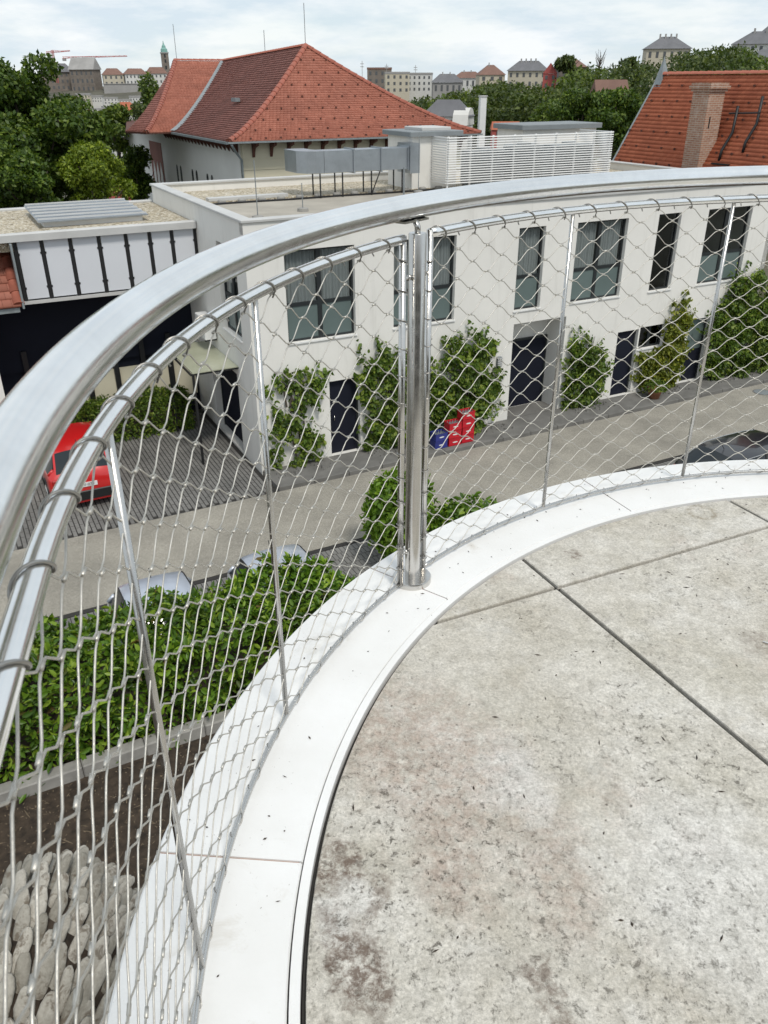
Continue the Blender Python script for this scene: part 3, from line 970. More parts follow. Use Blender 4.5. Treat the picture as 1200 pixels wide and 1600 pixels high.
for i in range(520):                                          # loose edging stones of the planting strip
    x, y = rg.uniform(-12.0, 12), rg.uniform(-0.72, -0.25)
    if -4.4 < x < -1.9 or -10.2 < x < -9.1 or -0.2 < x < 1.0 or 3.0 < x < 4.2: continue
    r = rg.uniform(0.03, 0.075)
    bedm.add([(x + r * math.cos(k), y + r * math.sin(k), 0.085) for k in (0, 1.26, 2.5, 3.77, 5.0)] + [(x + r * .6 * math.cos(k), y + r * .6 * math.sin(k), 0.085 + r * 0.8) for k in (0.2, 1.4, 2.7, 3.9, 5.2)],
             [(5, 6, 7, 8, 9)] + [(k, (k + 1) % 5, 5 + (k + 1) % 5, 5 + k) for k in range(5)])
tag(bedm.build('edging_stone', M['pave'], pv), kind='stuff')
soil = site('planting_soil', MB().box(-40, 10, -30, -6.954, -0.058, -0.02), M['soil'], kind='structure')
lit = MB()
rg = random.Random(77)
for i in range(2600):
    x, y = rg.uniform(-22, -14.5), rg.uniform(-12.5, -9.0)
    a, L, w = rg.uniform(0, 3.14), rg.uniform(0.006, 0.035), rg.uniform(0.004, 0.012)
    if rg.random() < 0.06: L *= 3.5
    dx, dy, z = math.cos(a), math.sin(a), -0.019
    lit.add([(x - dx * L, y - dy * L, z), (x - dy * w, y + dx * w, z), (x + dx * L, y + dy * L, z), (x + dy * w, y - dx * w, z), (x, y, z + w * 0.9)], [(0, 3, 4), (3, 2, 4), (2, 1, 4), (1, 0, 4)])
tag(lit.build('soil_litter', pmat('dry_litter', (0.17, 0.13, 0.085), 0.95, var=0.6, scale=9), soil), kind='stuff')
kb = thing('garden_edging', 'low weathered concrete edging between the laurel hedge and bare soil', 'kerb', S(-24, -8.86, 0), SROT)
for i in range(14):
    MB().bbox(i * 0.95 + 0.004, i * 0.95 + 0.946, -0.11, 0.11, -0.05, 0.20 + 0.01 * math.sin(i * 2.1), 0.02).build('kerb_stone', M['concrete'], kb)

def hedge(name, label, s0, s1, v0, v1, h, n, size, mat, seed, h0=0.0, oval=True, bumpy=0.16):
    rng = np.random.default_rng(seed)
    t = thing(name, label, 'hedge', S((s0 + s1) / 2, (v0 + v1) / 2, 0), SROT)
    L, W = (s1 - s0) / 2, (v1 - v0) / 2
    aT, aS, aE = 4 * L * W, 2 * L * h, 2 * W * h
    tot = aT + 2 * aS + 2 * aE
    P, N = [], []
    for frac, kind in ((aT, 'top'), (aS, 'f'), (aS, 'b'), (aE, 'l'), (aE, 'r')):
        m_ = int(n * frac / tot)
        a, b = rng.uniform(-1, 1, m_), rng.uniform(0, 1, m_)
        if kind == 'top': p = np.c_[a * L, (b * 2 - 1) * W, np.full(m_, h)]; nn = (0, 0, 1)
        elif kind == 'f': p = np.c_[a * L, np.full(m_, -W), h0 + b * (h - h0)]; nn = (0, -1, 0)
        elif kind == 'b': p = np.c_[a * L, np.full(m_, W), h0 + b * (h - h0)]; nn = (0, 1, 0)
        elif kind == 'l': p = np.c_[np.full(m_, -L), a * W, h0 + b * (h - h0)]; nn = (-1, 0, 0)
        else: p = np.c_[np.full(m_, L), a * W, h0 + b * (h - h0)]; nn = (1, 0, 0)
        nn = np.tile(np.array(nn, float), (m_, 1))
        lump = wob(p + 7, 2.6, 0.7) + 0.6 * wob(p + 3, 5.7, 2.1)
        p = p + nn * (lump * bumpy + rng.normal(0, 0.05, m_) - np.abs(rng.normal(0, 0.10, m_)))[:, None]
        P.append(p); N.append(nn)
    # upright young shoots above the top
    m_ = int(n * 0.2)
    k = int(L * W * 4 * 9)
    cx_, cy_ = rng.uniform(-L, L, k), rng.uniform(-W, W, k)
    idx = rng.integers(0, k, m_)
    hh = rng.uniform(0, 0.38, m_) * (0.55 + 0.45 * np.sin(cx_[idx] * 3.1 + 2 * cy_[idx]))
    P.append(np.c_[cx_[idx] + rng.normal(0, 0.02, m_), cy_[idx] + rng.normal(0, 0.02, m_), h + hh]); N.append(np.tile(np.array([[0, 0, 1.0]]), (m_, 1)) + rng.normal(0, 0.6, (m_, 3)))
    leaf_mesh('foliage', np.concatenate(P), np.concatenate(N), size, mat, t, rng, aspect=0.42, jit=0.75, droop=-0.25, oval=oval, svar=0.65)
    st = MB()
    for i in range(int(L * 5)):
        x, y = rng.uniform(-L * .95, L * .95), rng.uniform(-W * .6, W * .6)
        st.tube([(x, y, -0.05), (x + rng.normal(0, .08), y + rng.normal(0, .08), h * 0.9)], [0.02, 0.006], 5)
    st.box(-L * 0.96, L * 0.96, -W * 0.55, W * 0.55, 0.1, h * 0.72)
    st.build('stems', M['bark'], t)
    return t
hedge('laurel_hedge', 'broad bright green laurel hedge in front of the parked silver cars', -24, -13.5, -8.72, -7.1, 1.55, 27000, 0.125, M['leaf_hedge'], 21, bumpy=0.38)
hedge('clipped_hedge', 'low dark clipped hedge behind the red car, under the overhanging building', -16.35, -12.9, 4.0, 5.0, 1.05, 9000, 0.09, M['leaf_ivy'], 22, bumpy=0.07)

# round lime green bush between the street and the terrace
def bush(name, label, loc, rx, ry, h, n, size, mat, seed, h0=0.2, cat='shrub', group=None):
    rng = np.random.default_rng(seed)
    t = thing(name, label, cat, loc, 0, group)
    lobes = [((0, 0, (h + h0) / 2), (rx, ry, (h - h0) / 2))]
    for i in range(9):
        d = unit(rng.normal(size=(1, 3)))[0]
        lobes.append(((d[0] * rx * .6, d[1] * ry * .6, (h + h0) / 2 + d[2] * (h - h0) * .28), (rx * .5, ry * .5, (h - h0) * .26)))
    P, N = lobes_points(lobes, n, rng, inner=0.7, gap=0.6, k=4)
    leaf_mesh('foliage', P, N, size, mat, t, rng, aspect=0.5, oval=True, droop=0.1)
    st = MB()
    for i in range(7):
        a = i * 0.9
        st.tube([(0.05 * math.cos(a), 0.05 * math.sin(a), -0.05), (rx * .35 * math.cos(a), ry * .35 * math.sin(a), h * .7)], [0.025, 0.008], 5)
    st.build('stems', M['bark'], t)
    return t
bush('round_shrub', 'rounded lime green shrub beside the street, just behind the railing post', S(-11.05, -5.75, 0), 0.78, 0.72, 2.15, 3600, 0.13, M['leaf_lime'], 31)
bush('spreading_shrub', 'low spreading green shrub below the terrace edge, right of the railing post', S(-9.75, -6.45, 0), 0.85, 0.65, 1.55, 3600, 0.13, M['leaf_hedge'], 32)

# mounds faced with upright stones, in the soil below the terrace
def stone_mesh(seed):
    rng = np.random.default_rng(seed)
    seg, prof = 10, [(-0.5, 0.25), (-0.46, 0.62), (-0.3, 0.92), (0.0, 1.0), (0.25, 0.95), (0.42, 0.7), (0.5, 0.3)]
    m = MB()
    vs, fs = [], []
    for z, r in prof:
        for k in range(seg):
            a = 2 * math.pi * k / seg
            j = 1 + 0.07 * rng.normal()
            cx_, sx_ = math.cos(a), math.sin(a)
            vs.append((math.copysign(abs(cx_) ** 0.7, cx_) * r * 0.5 * j, math.copysign(abs(sx_) ** 0.7, sx_) * r * 0.5 * j, z + 0.01 * rng.normal()))
    for i in range(len(prof) - 1):
        for k in range(seg):
            fs.append((i * seg + k, i * seg + (k + 1) % seg, (i + 1) * seg + (k + 1) % seg, (i + 1) * seg + k))
    fs += [tuple(range(seg))[::-1], tuple((len(prof) - 1) * seg + k for k in range(seg))]
    me = m.add(vs, fs).mesh('bank_stone', True)
    me.materials.append(M['stone'])
    return me
STONES = [stone_mesh(s) for s in range(5)]

def stone_mound(label, c, rx, ry, hz, seed):
    """steep bank faced with stones laid like scales, long side down the slope"""
    rg = random.Random(seed)
    t = thing('stone_mound', label, 'mound', c)
    m = MB()
    n1, n2 = 12, 32
    vs = [(0, 0, hz - 0.06)]
    for i in range(1, n1 + 1):
        for k in range(n2):
            a = 2 * math.pi * k / n2
            th = 0.5 * math.pi * i / n1
            vs.append(((rx - .06) * math.sin(th) * math.cos(a), (ry - .06) * math.sin(th) * math.sin(a), hz * math.cos(th) - 0.06 + rg.uniform(-0.02, 0.02)))
    fs = [(0, 1 + k, 1 + (k + 1) % n2) for k in range(n2)]
    for i in range(n1 - 1):
        for k in range(n2):
            fs.append((1 + i * n2 + k, 1 + (i + 1) * n2 + k, 1 + (i + 1) * n2 + (k + 1) % n2, 1 + i * n2 + (k + 1) % n2))
    m.add(vs, fs).build('soil_core', M['soil'], t, True)
    per = 0.235
    nphi = int(math.pi * (ry + hz) / 2 / per)
    for i in range(nphi):
        ph = math.radians(118) - math.radians(118 + 80) * i / nphi      # over the top from the far side down to the near side
        lat = -1.0
        k = 0
        ncol = int(math.pi * rx / 0.180)
        for k in range(ncol):
            lm = math.pi * ((k + 0.5 * (i % 2) + rg.uniform(-.12, .12)) / ncol - 0.5)
            if abs(lm) > 1.35: continue
            phj = ph + rg.uniform(-0.04, 0.04)
            x, y, z = rx * math.sin(lm), ry * math.cos(lm) * math.cos(phj + 0), hz * math.cos(lm) * math.sin(phj)
            y, z = ry * math.cos(lm) * math.sin(math.pi / 2 - phj) * 1.0, hz * math.cos(lm) * math.cos(math.pi / 2 - phj)
            if z < 0.05: continue
            nrm = Vector((x / rx ** 2, y / ry ** 2, z / hz ** 2)).normalized()
            o = bpy.data.objects.new('stone', rg.choice(STONES))
            COL.objects.link(o)
            o.parent = t
            dn = Vector((0, -ry * math.sin(phj), hz * math.cos(phj)))
            dn = -dn if dn.y > 0 else dn
            dn = (dn - nrm * dn.dot(nrm)).normalized()
            lean = 0.42 + rg.uniform(-0.10, 0.10)
            zax = (nrm * 0.30 - dn * 0.8 + Vector((rg.uniform(-.16, .16), 0.18 + rg.uniform(-.1, .1), 0.34))).normalized()
            xax = (zax.cross(nrm + Vector((0, -0.6, 0))) + zax * rg.uniform(-0.1, 0.1)).normalized()
            yax = zax.cross(xax).normalized()
            xax = yax.cross(zax)
            R = Matrix((xax, yax, zax)).transposed().to_4x4()
            sc_ = Matrix.Diagonal((rg.uniform(0.12, 0.165), rg.uniform(0.06, 0.085), rg.uniform(0.36, 0.50), 1))
            o.matrix_local = Matrix.Translation(Vector((x, y, z)) + nrm * rg.uniform(-0.05, 0.05)) @ R @ sc_
    return t
stone_mound('rounded bank of overlapping upright grey stones right beside the white terrace wall', (-3.70, 5.05, -8.02), 1.1, 1.8, 2.0, 41)
stone_mound('rounded bank of overlapping upright grey stones at the far left, cut by the frame', (-4.98, 4.62, -8.02), 1.0, 1.8, 2.0, 42)

# unseen house wall behind the viewer, added for the steel to reflect
th_ = thing('reflection_house', 'unseen beige house wall with dark glazing, added behind the viewer for steel reflections', 'house', (2.5, -3.4, 0))
MB().box(-4.5, 6.0, -0.3, 0.0, -8.1, 2.9).build('wall', pmat('beige_render', (0.42, 0.37, 0.30), 0.9, var=0.1, scale=0.6), th_)
for x in (-3.2, -1.0, 1.2, 3.4):
    f_ = MB().box(x, x + 1.6, 0.003, 0.06, 0.02, 2.3).build('window', M['frame'], th_)
    MB().box(x + 0.07, x + 1.53, 0.063, 0.07, 0.09, 2.23).build('pane', M['carglass'], f_)

# ------------------------------------------------------------------ white two-storey building across the street
OFFS = {}
def sthing(name, label, cat, s, v, group=None):
    t = thing(name, label, cat, S(s, v, 0), SROT, group)
    OFFS[t.name] = (s, v)
    return t
def bs(mb, name, mat, root, parent=None, smooth=False):
    """mesh given in street coordinates, as a part of a thing standing at root"""
    ox, oy = OFFS[root.name]
    mb.v = [(x - ox, y - oy, z) for x, y, z in mb.v]
    return mb.build(name, mat, parent if parent is not None else root, smooth)

def wall_open(mp, a0, a1, z0, z1, holes, depth):
    """one wall face with openings: front sheet plus reveals; mp(a, d, z) places it"""
    m = MB()
    As = sorted({a0, a1} | {h[0] for h in holes} | {h[1] for h in holes})
    Zs = sorted({z0, z1} | {h[2] for h in holes} | {h[3] for h in holes})
    for i in range(len(As) - 1):
        for j in range(len(Zs) - 1):
            ca, cz = (As[i] + As[i + 1]) / 2, (Zs[j] + Zs[j + 1]) / 2
            if any(h[0] < ca < h[1] and h[2] < cz < h[3] for h in holes): continue
            m.add([mp(As[i], 0, Zs[j]), mp(As[i + 1], 0, Zs[j]), mp(As[i + 1], 0, Zs[j + 1]), mp(As[i], 0, Zs[j + 1])], [(0, 1, 2, 3)])
    for h in holes:
        d = h[4] if len(h) > 4 else depth
        c = [(h[0], h[2]), (h[1], h[2]), (h[1], h[3]), (h[0], h[3])]
        for k in range(4):
            p, q = c[k], c[(k + 1) % 4]
            m.add([mp(p[0], 0, p[1]), mp(q[0], 0, q[1]), mp(q[0], d, q[1]), mp(p[0], d, p[1])], [(0, 3, 2, 1)])
    return m

def mbox(mp, m, a0, a1, d0, d1, z0, z1):
    P = [mp(a, d, z) for z in (z0, z1) for a, d in ((a0, d0), (a1, d0), (a1, d1), (a0, d1))]
    m.add(P, [(0, 3, 2, 1), (4, 5, 6, 7), (0, 1, 5, 4), (1, 2, 6, 5), (2, 3, 7, 6), (3, 0, 4, 7)])
    return m

def window(root, mp, a0, a1, z0, z1, curtain=True, wide=None, split=0.93, seed=0, frost=True, sill=True):
    rg = random.Random(seed)
    wide = (a1 - a0 > 1.3) if wide is None else wide
    f = MB()
    w, d0, d1 = 0.055, 0.12, 0.18
    mbox(mp, f, a0, a0 + w, d0, d1, z0, z1); mbox(mp, f, a1 - w, a1, d0, d1, z0, z1)
    mbox(mp, f, a0 + w, a1 - w, d0, d1, z0, z0 + w); mbox(mp, f, a0 + w, a1 - w, d0, d1, z1 - w, z1)
    zt = z0 + split
    spans = [(a0 + w, a1 - w)]
    if wide:
        c = (a0 + a1) / 2
        mbox(mp, f, c - 0.06, c + 0.06, d0, d1, z0 + w, z1 - w)
        spans = [(a0 + w, c - 0.06), (c + 0.06, a1 - w)]
    if frost:
        for p, q in spans: mbox(mp, f, p, q, d0 + 0.003, d1 - 0.003, zt - 0.045, zt + 0.045)
    fo = bs(f, 'window', M['frame'], root)
    for p, q in spans:
        if frost:
            bs(mbox(mp, MB(), p, q, 0.145, 0.155, z0 + w, zt - 0.045), 'frosted_pane', M['frosted'], root, fo)
            bs(mbox(mp, MB(), p, q, 0.147, 0.153, zt + 0.045, z1 - w), 'pane', M['glass'], root, fo)
        else:
            bs(mbox(mp, MB(), p, q, 0.147, 0.153, z0 + w, z1 - w), 'pane', M['glass'], root, fo)
        if curtain:
            n = 44
            m = MB()
            ph = rg.uniform(0, 6)
            pts = []
            for i in range(n + 1):
                a = p + (q - p) * i / n
                pts.append((a, 0.235 + 0.03 * math.sin(i * 1.25 + ph) + 0.015 * math.sin(i * 0.51)))
            vs = [mp(a, d, z0 + 0.02) for a, d in pts] + [mp(a, d, z1 - 0.02) for a, d in pts]
            m.add(vs, [(i, i + 1, n + 2 + i, n + 1 + i) for i in range(n)])
            bs(m, 'curtain', M['curtain'], root, fo, True)
    if sill:
        bs(mbox(mp, MB(), a0 - 0.03, a1 + 0.03, -0.04, 0.118, z0 - 0.035, z0 - 0.002), 'sill', M['white'], root, fo)
    return fo

S0, S1, DEP, HP = -12.16, 6.2, 8.85, 6.5
wb = sthing('white_building', 'long white flat-roofed two-storey building with tall dark windows across the street', 'building', -3.0, 4.4)
mpF = lambda a, d, z: (a, d, z)
mpL = lambda a, d, z: (S0 + d, a, z)
wins = [(-11.18, -9.28, 3.44, 5.72), (-8.15, -6.24, 3.44, 5.72), (-4.19, -3.27, 3.44, 5.74), (-2.13, -0.21, 3.44, 5.74), (1.0, 1.93, 3.44, 5.76), (3.09, 5.07, 3.44, 5.77)]
door_holes = [(-10.1, -9.2, 0.09, 2.25, 0.2), (-4.15, -2.21, 0.09, 3.05, 0.9), (-0.04, 0.84, 0.09, 2.27, 0.2), (0.90, 1.98, 1.58, 2.31, 0.2), (3.1, 4.02, 0.09, 2.28, 0.2)]
bs(wall_open(mpF, S0, S1, -0.05, HP - 0.06, wins + door_holes, 0.2), 'front_wall', M['render'], wb)
left_holes = [(0.75, 2.3, 3.44, 5.72), (1.5, 3.9, 0.02, 2.35)]
bs(wall_open(mpL, 0.0, DEP, -0.05, HP - 0.06, left_holes, 0.25), 'side_wall', M['render'], wb)
m = MB()
m.box(S1 - 0.2, S1, 0.0, DEP, -0.05, HP - 0.06); m.box(S0 + 0.01, S1 - 0.2, DEP - 0.2, DEP, -0.05, HP - 0.06)
bs(m, 'rear_wall', M['render'], wb)
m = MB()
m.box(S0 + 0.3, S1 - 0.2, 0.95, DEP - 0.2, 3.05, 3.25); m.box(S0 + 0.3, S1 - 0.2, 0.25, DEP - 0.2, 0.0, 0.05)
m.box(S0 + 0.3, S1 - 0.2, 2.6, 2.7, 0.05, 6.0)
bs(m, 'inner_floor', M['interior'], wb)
bs(MB().box(S0 + 0.25, S1 - 0.2, 0.25, 5.72, 5.95, 6.17), 'roof_deck', M['membrane'], wb)
bs(MB().box(S0 + 0.25, S1 - 0.2, 5.72, DEP - 0.2, 5.95, 6.215), 'roof_gravel', M['gravel'], wb)
m = MB()
for x0, x1, y0, y1 in ((S0 + 0.0, S1 + 0.0, 0.003, 0.25), (S0 + 0.003, S0 + 0.25, 0.25, DEP - 0.2), (S1 - 0.25, S1 - 0.003, 0.25, DEP - 0.2)):
    m.box(x0, x1, y0, y1, 6.16, HP - 0.061)
bs(m, 'parapet', M['render'], wb)
for x0, x1, y0, y1 in ((S0 - 0.05, S1 + 0.05, -0.05, 0.28), (S0 - 0.05, S1 + 0.05, DEP - 0.25, DEP + 0.05), (S0 - 0.05, S0 + 0.28, 0.283, DEP - 0.253), (S1 - 0.28, S1 + 0.05, 0.283, DEP - 0.253)):
    bs(MB().bbox(x0, x1, y0, y1, HP - 0.058, HP, 0.012), 'parapet_cap', M['cap'], wb)
for i, h in enumerate(wins):
    window(wb, mpF, *h, curtain=(i < 4), seed=i, frost=(i < 4 or i == 5))
window(wb, mpL, 0.75, 2.3, 3.44, 5.72, curtain=True, seed=9, wide=True)
def door(root, mp, a0, a1, z0, z1, d, glassy=False):
    f = MB()
    w = 0.06
    mbox(mp, f, a0 + 0.002, a0 + w, d, d + 0.08, z0, z1 - 0.002); mbox(mp, f, a1 - w, a1 - 0.002, d, d + 0.08, z0, z1 - 0.002); mbox(mp, f, a0 + w, a1 - w, d, d + 0.08, z1 - w, z1 - 0.002)
    fo = bs(f, 'door', M['frame'], root)
    lf = bs(mbox(mp, MB(), a0 + w, a1 - w, d + 0.02, d + 0.06, z0 + 0.01, (z0 + 1.1) if glassy else z1 - w), 'leaf', M['navy'], root, fo)
    if glassy: bs(mbox(mp, MB(), a0 + w, a1 - w, d + 0.03, d + 0.05, z0 + 1.1, z1 - w), 'pane', M['frosted'], root, fo)
    bs(MB().tube([mp(a0 + 0.16, d + 0.02, z0 + 1.0), mp(a0 + 0.16, d - 0.03, z0 + 1.0), mp(a0 + 0.16, d - 0.03, z0 + 1.12)], 0.011, 8), 'handle', M['steel'], root, fo, True)
    return fo
door(wb, mpF, -10.1, -9.2, 0.09, 2.25, 0.12)
door(wb, mpF, -4.15, -2.21, 0.09, 2.3, 0.8)
bs(MB().box(-4.16, -2.2, 0.9, 0.94, 0.0, 3.1), 'porch_wall', M['render'], wb)
bs(MB().box(-4.14, -2.22, -0.03, 0.79, 0.0, 0.10), 'porch_floor', M['pave'], wb)
door(wb, mpF, -0.04, 0.84, 0.09, 2.27, 0.12)
door(wb, mpF, 3.1, 4.02, 0.09, 2.28, 0.12, True)
window(wb, mpF, 0.90, 1.98, 1.58, 2.31, curtain=False, wide=True, frost=False)
door(wb, mpL, 1.5, 3.9, 0.02, 2.35, 0.2)
# glass canopy over the side door, wall lamp, air conditioner
cn = sthing('glass_canopy', 'small flat glass canopy over the side entrance of the white building', 'canopy', S0 - 0.6, 2.6)
bs(MB().box(S0 - 1.25, S0 - 0.005, 1.3, 4.1, 2.60, 2.625), 'pane', pmat('canopy_glass', (0.42, 0.43, 0.32), 0.2, var=0.1), cn)
m = MB()
for y in (1.3, 4.06): m.box(S0 - 1.27, S0 - 0.002, y, y + 0.04, 2.55, 2.597)
m.box(S0 - 1.31, S0 - 1.27, 1.3, 4.1, 2.55, 2.597)
bs(m, 'frame', M['black'], cn)
for y in (1.32, 4.02): bs(MB().box(S0 - 1.26, S0 - 1.2, y, y + 0.06, 0.0, 2.548), 'post', M['black'], cn)
ac = sthing('air_conditioner', 'white air conditioning unit on the side wall above the glass canopy', 'air conditioner', S0 - 0.2, 4.0)
bs(MB().bbox(S0 - 0.36, S0 - 0.03, 3.0, 3.85, 2.95, 3.55, 0.02), 'housing', M['white'], ac)
bs(MB().tube([(S0 - 0.37, 3.3 + 0.2 * math.cos(a), 3.25 + 0.2 * math.sin(a)) for a in np.linspace(0, 2 * math.pi, 20)], 0.012, 6), 'fan_grille', M['darkcap'], ac)
for y in (3.1, 3.7): bs(MB().box(S0 - 0.34, S0 - 0.002, y, y + 0.04, 2.88, 2.945), 'bracket', M['black'], ac)
wlamp = sthing('wall_lamp', 'small grey wall lamp beside the recessed entrance', 'lamp', -4.62, 0.0)
bs(MB().bbox(-4.70, -4.55, -0.10, -0.003, 1.86, 2.16, 0.015), 'housing', M['darkcap'], wlamp)
for i in range(4): bs(MB().box(-4.71, -4.54, -0.112, -0.102, 1.90 + i * 0.065, 1.935 + i * 0.065), 'louvre', M['cap'], wlamp)

# climbers on the facade
def in_poly(x, y, poly):
    c = np.zeros(len(x), bool)
    n = len(poly)
    for i in range(n):
        (x1, y1), (x2, y2) = poly[i], poly[(i + 1) % n]
        cond = (y1 > y) != (y2 > y)
        c ^= cond & (x < (x2 - x1) * (y - y1) / (y2 - y1 + 1e-12) + x1)
    return c
def climber(label, polys, thick, n, seed, mat='leaf_ivy', size=0.115, cut=-0.55):
    rng = np.random.default_rng(seed)
    xs = [p[0] for q in polys for p in q]; ys = [p[1] for q in polys for p in q]
    sc_, = [(min(xs) + max(xs)) / 2]
    t = sthing('climbing_plant', label, 'climber', sc_, -0.35, 'climbers on the white facade')
    P, N = [], []
    for q in polys:
        x0, x1 = min(p[0] for p in q), max(p[0] for p in q); y0, y1 = min(p[1] for p in q), max(p[1] for p in q)
        area = sum(q[i][0] * q[(i + 1) % len(q)][1] - q[(i + 1) % len(q)][0] * q[i][1] for i in range(len(q)))
        m_ = int(n * 2.1 * (x1 - x0) * (y1 - y0))
        x, y = rng.uniform(x0, x1, m_), rng.uniform(y0, y1, m_)
        jx, jy = x + 0.13 * np.sin(y * 9 + seed) + 0.07 * np.sin(y * 23) + rng.normal(0, 0.06, m_), y + 0.13 * np.sin(x * 8 + seed) + 0.08 * np.sin(x * 21 + seed) + rng.normal(0, 0.06, m_)
        hole = np.sin(x * 4.1 + seed) * np.sin(y * 3.7 + seed * 2) + 0.6 * np.sin(x * 9.3 + y * 4 + seed) * np.sin(y * 8.1)
        k = in_poly(jx, jy, q) & (hole > cut + 0.4 * rng.uniform(-1, 1, m_))
        x, y = x[k], y[k]
        m_ = len(x)
        cx_ = np.clip(np.minimum(x - x0, x1 - x) / (0.45 * (x1 - x0)), 0.15, 1)
        th = thick * np.sqrt(cx_) * (0.75 + 0.35 * np.sin(x * 5.3 + y * 3.1) * np.sin(y * 6.7 + seed))
        d = th * rng.uniform(0, 1, m_) ** 0.45 + 0.02
        # loose shoots reaching out past the outline
        for e in range(16):
            i0, i1 = e % len(q), (e + 1) % len(q)
            f = rng.uniform(0, 1)
            ex, ey = q[i0][0] * (1 - f) + q[i1][0] * f, q[i0][1] * (1 - f) + q[i1][1] * f
            if ey < 0.5: continue
            an = math.atan2(ey - (y0 + y1) / 2 + 0.8, (ex - (x0 + x1) / 2) * 0.8) + rng.normal(0, 0.3)
            u = rng.uniform(0, 1, 14) * rng.uniform(0.2, 0.5)
            P.append(np.c_[ex + u * math.cos(an) + rng.normal(0, .02, 14), -0.05 - rng.uniform(0, .1, 14), ey + u * math.sin(an) + rng.normal(0, .02, 14)])
            N.append(np.c_[rng.normal(0, 0.5, 14), np.full(14, -1.0), rng.normal(0.45, 0.4, 14)])
        P.append(np.c_[x, -d, y]); N.append(np.c_[rng.normal(0, 0.5, m_), np.full(m_, -1.0), rng.normal(0.45, 0.4, m_)])
    P, N = np.concatenate(P), np.concatenate(N)
    P[:, 0] -= sc_; P[:, 1] += 0.35
    leaf_mesh('foliage', P, N, size, M[mat], t, rng, aspect=0.62, jit=0.6, droop=0.4, oval=True, svar=0.55)
    m = MB()
    for q in polys:
        bx = sum(p[0] for p in q) / len(q)
        lo, hi = min(p[1] for p in q), max(p[1] for p in q)
        for k in range(3):
            xb = bx + rng.uniform(-0.2, 0.2)
            m.tube([(xb, -0.12, max(0.08, lo)), (xb + rng.uniform(-.2, .2), -0.06, (lo + hi) / 2), (bx + rng.uniform(-.3, .3), -0.03, hi * 0.93)], [0.03, 0.02, 0.006], 5)
    bs(m, 'stem', M['bark'], t)
    return t
climber('patchy climber with a bare gap, nearest the building corner', [[(-12.0, 0.08), (-10.55, 0.08), (-10.5, 1.1), (-10.35, 2.2), (-10.5, 2.75), (-10.75, 2.1), (-11.0, 1.35), (-11.5, 1.75), (-11.9, 1.3)], [(-11.95, 2.3), (-11.3, 2.4), (-10.95, 2.75), (-10.8, 2.0), (-11.1, 1.8), (-11.35, 2.2), (-11.95, 2.15)]], 0.36, 420, 61, cut=-0.15)
climber('tall narrow climber just left of the railing post, beside the dark door', [[(-9.1, 0.08), (-7.5, 0.08), (-7.6, 1.4), (-7.7, 2.4), (-8.0, 2.65), (-8.3, 2.5), (-8.55, 3.05), (-8.85, 2.6), (-9.2, 2.9), (-9.3, 2.2), (-9.0, 1.2)]], 0.5, 520, 62)
climber('wide bushy climber behind the red crates', [[(-7.1, 0.08), (-4.75, 0.08), (-4.9, 0.7), (-4.6, 1.15), (-4.85, 1.9), (-5.0, 2.6), (-5.5, 3.1), (-5.9, 2.85), (-6.4, 2.95), (-6.7, 2.35), (-7.3, 2.3)]], 0.6, 560, 63)
climber('pointed climber just right of the recessed entrance', [[(-2.15, 0.08), (-1.0, 0.08), (-0.75, 0.75), (-0.35, 1.05), (-0.7, 1.35), (-0.95, 1.9), (-1.3, 2.0), (-1.7, 2.45), (-2.1, 2.0)]], 0.55, 560, 64)
climber('yellowish climber rising to a tip between two ground floor doors', [[(1.15, 0.08), (2.75, 0.08), (2.95, 1.2), (3.05, 2.3), (2.75, 2.4), (2.55, 2.85), (2.25, 3.15), (2.05, 2.6), (1.95, 1.75), (1.3, 1.5), (0.95, 1.2)]], 0.42, 560, 65, 'leaf_ivy2')
climber('largest climber, covering the wall at the right end of the facade', [[(4.1, 0.08), (8.2, 0.08), (8.2, 2.5), (7.2, 2.9), (6.2, 3.1), (5.4, 3.7), (4.9, 3.65), (4.4, 3.1), (4.05, 2.2), (3.85, 1.4)]], 0.75, 600, 66)

# stacked drink crates, planter, black mat
def crate(label, s, v, h, mat, rot, grp):
    t = thing('drink_crate', label, 'crate', S(s, v, h), SROT + rot, grp)
    m = MB()
    for a in ((-0.2, 0.2, -0.15, -0.138), (-0.2, 0.2, 0.138, 0.15), (-0.2, -0.188, -0.138, 0.138), (0.188, 0.2, -0.138, 0.138)):
        m.box(a[0], a[1], a[2], a[3], 0.0, 0.215)
    m.box(-0.188, 0.188, -0.138, 0.138, 0.0, 0.012)
    m.build('shell', mat, t)
    m = MB()
    for z in (0.02, 0.20):
        m.box(-0.208, 0.208, -0.158, -0.152, z, z + 0.03); m.box(-0.208, 0.208, 0.152, 0.158, z, z + 0.03)
        m.box(-0.208, -0.202, -0.152, 0.152, z, z + 0.03); m.box(0.202, 0.208, -0.152, 0.152, z, z + 0.03)
    m.build('rim', mat, t)
    lg = MB().add([(0.085 * math.cos(a), -0.1525 - 0.001, 0.12 + 0.02 * math.sin(a)) for a in np.linspace(0, 2 * math.pi, 17)[:-1]], [tuple(range(16))])
    lg.build('logo', M['white'], t)
    bt = MB()
    for i in range(4):
        for j in range(3):
            x, y = -0.135 + i * 0.09, -0.09 + j * 0.09
            bt.lathe([(0.032, 0.014), (0.032, 0.14), (0.013, 0.19), (0.013, 0.225)], 8, (x, y, 0))
    tag(bt.build('bottles', M['darkcap'], t), kind='stuff')
    return t
LV = ['bottom', 'second', 'third', 'top']
for k in range(4): crate('red drink crate, %s one of the taller stack by the climber' % LV[k], -6.22, -0.82, 0.088 + k * 0.236, M['plastic_red'], 0.03 * (k % 2), 'red crates by the facade')
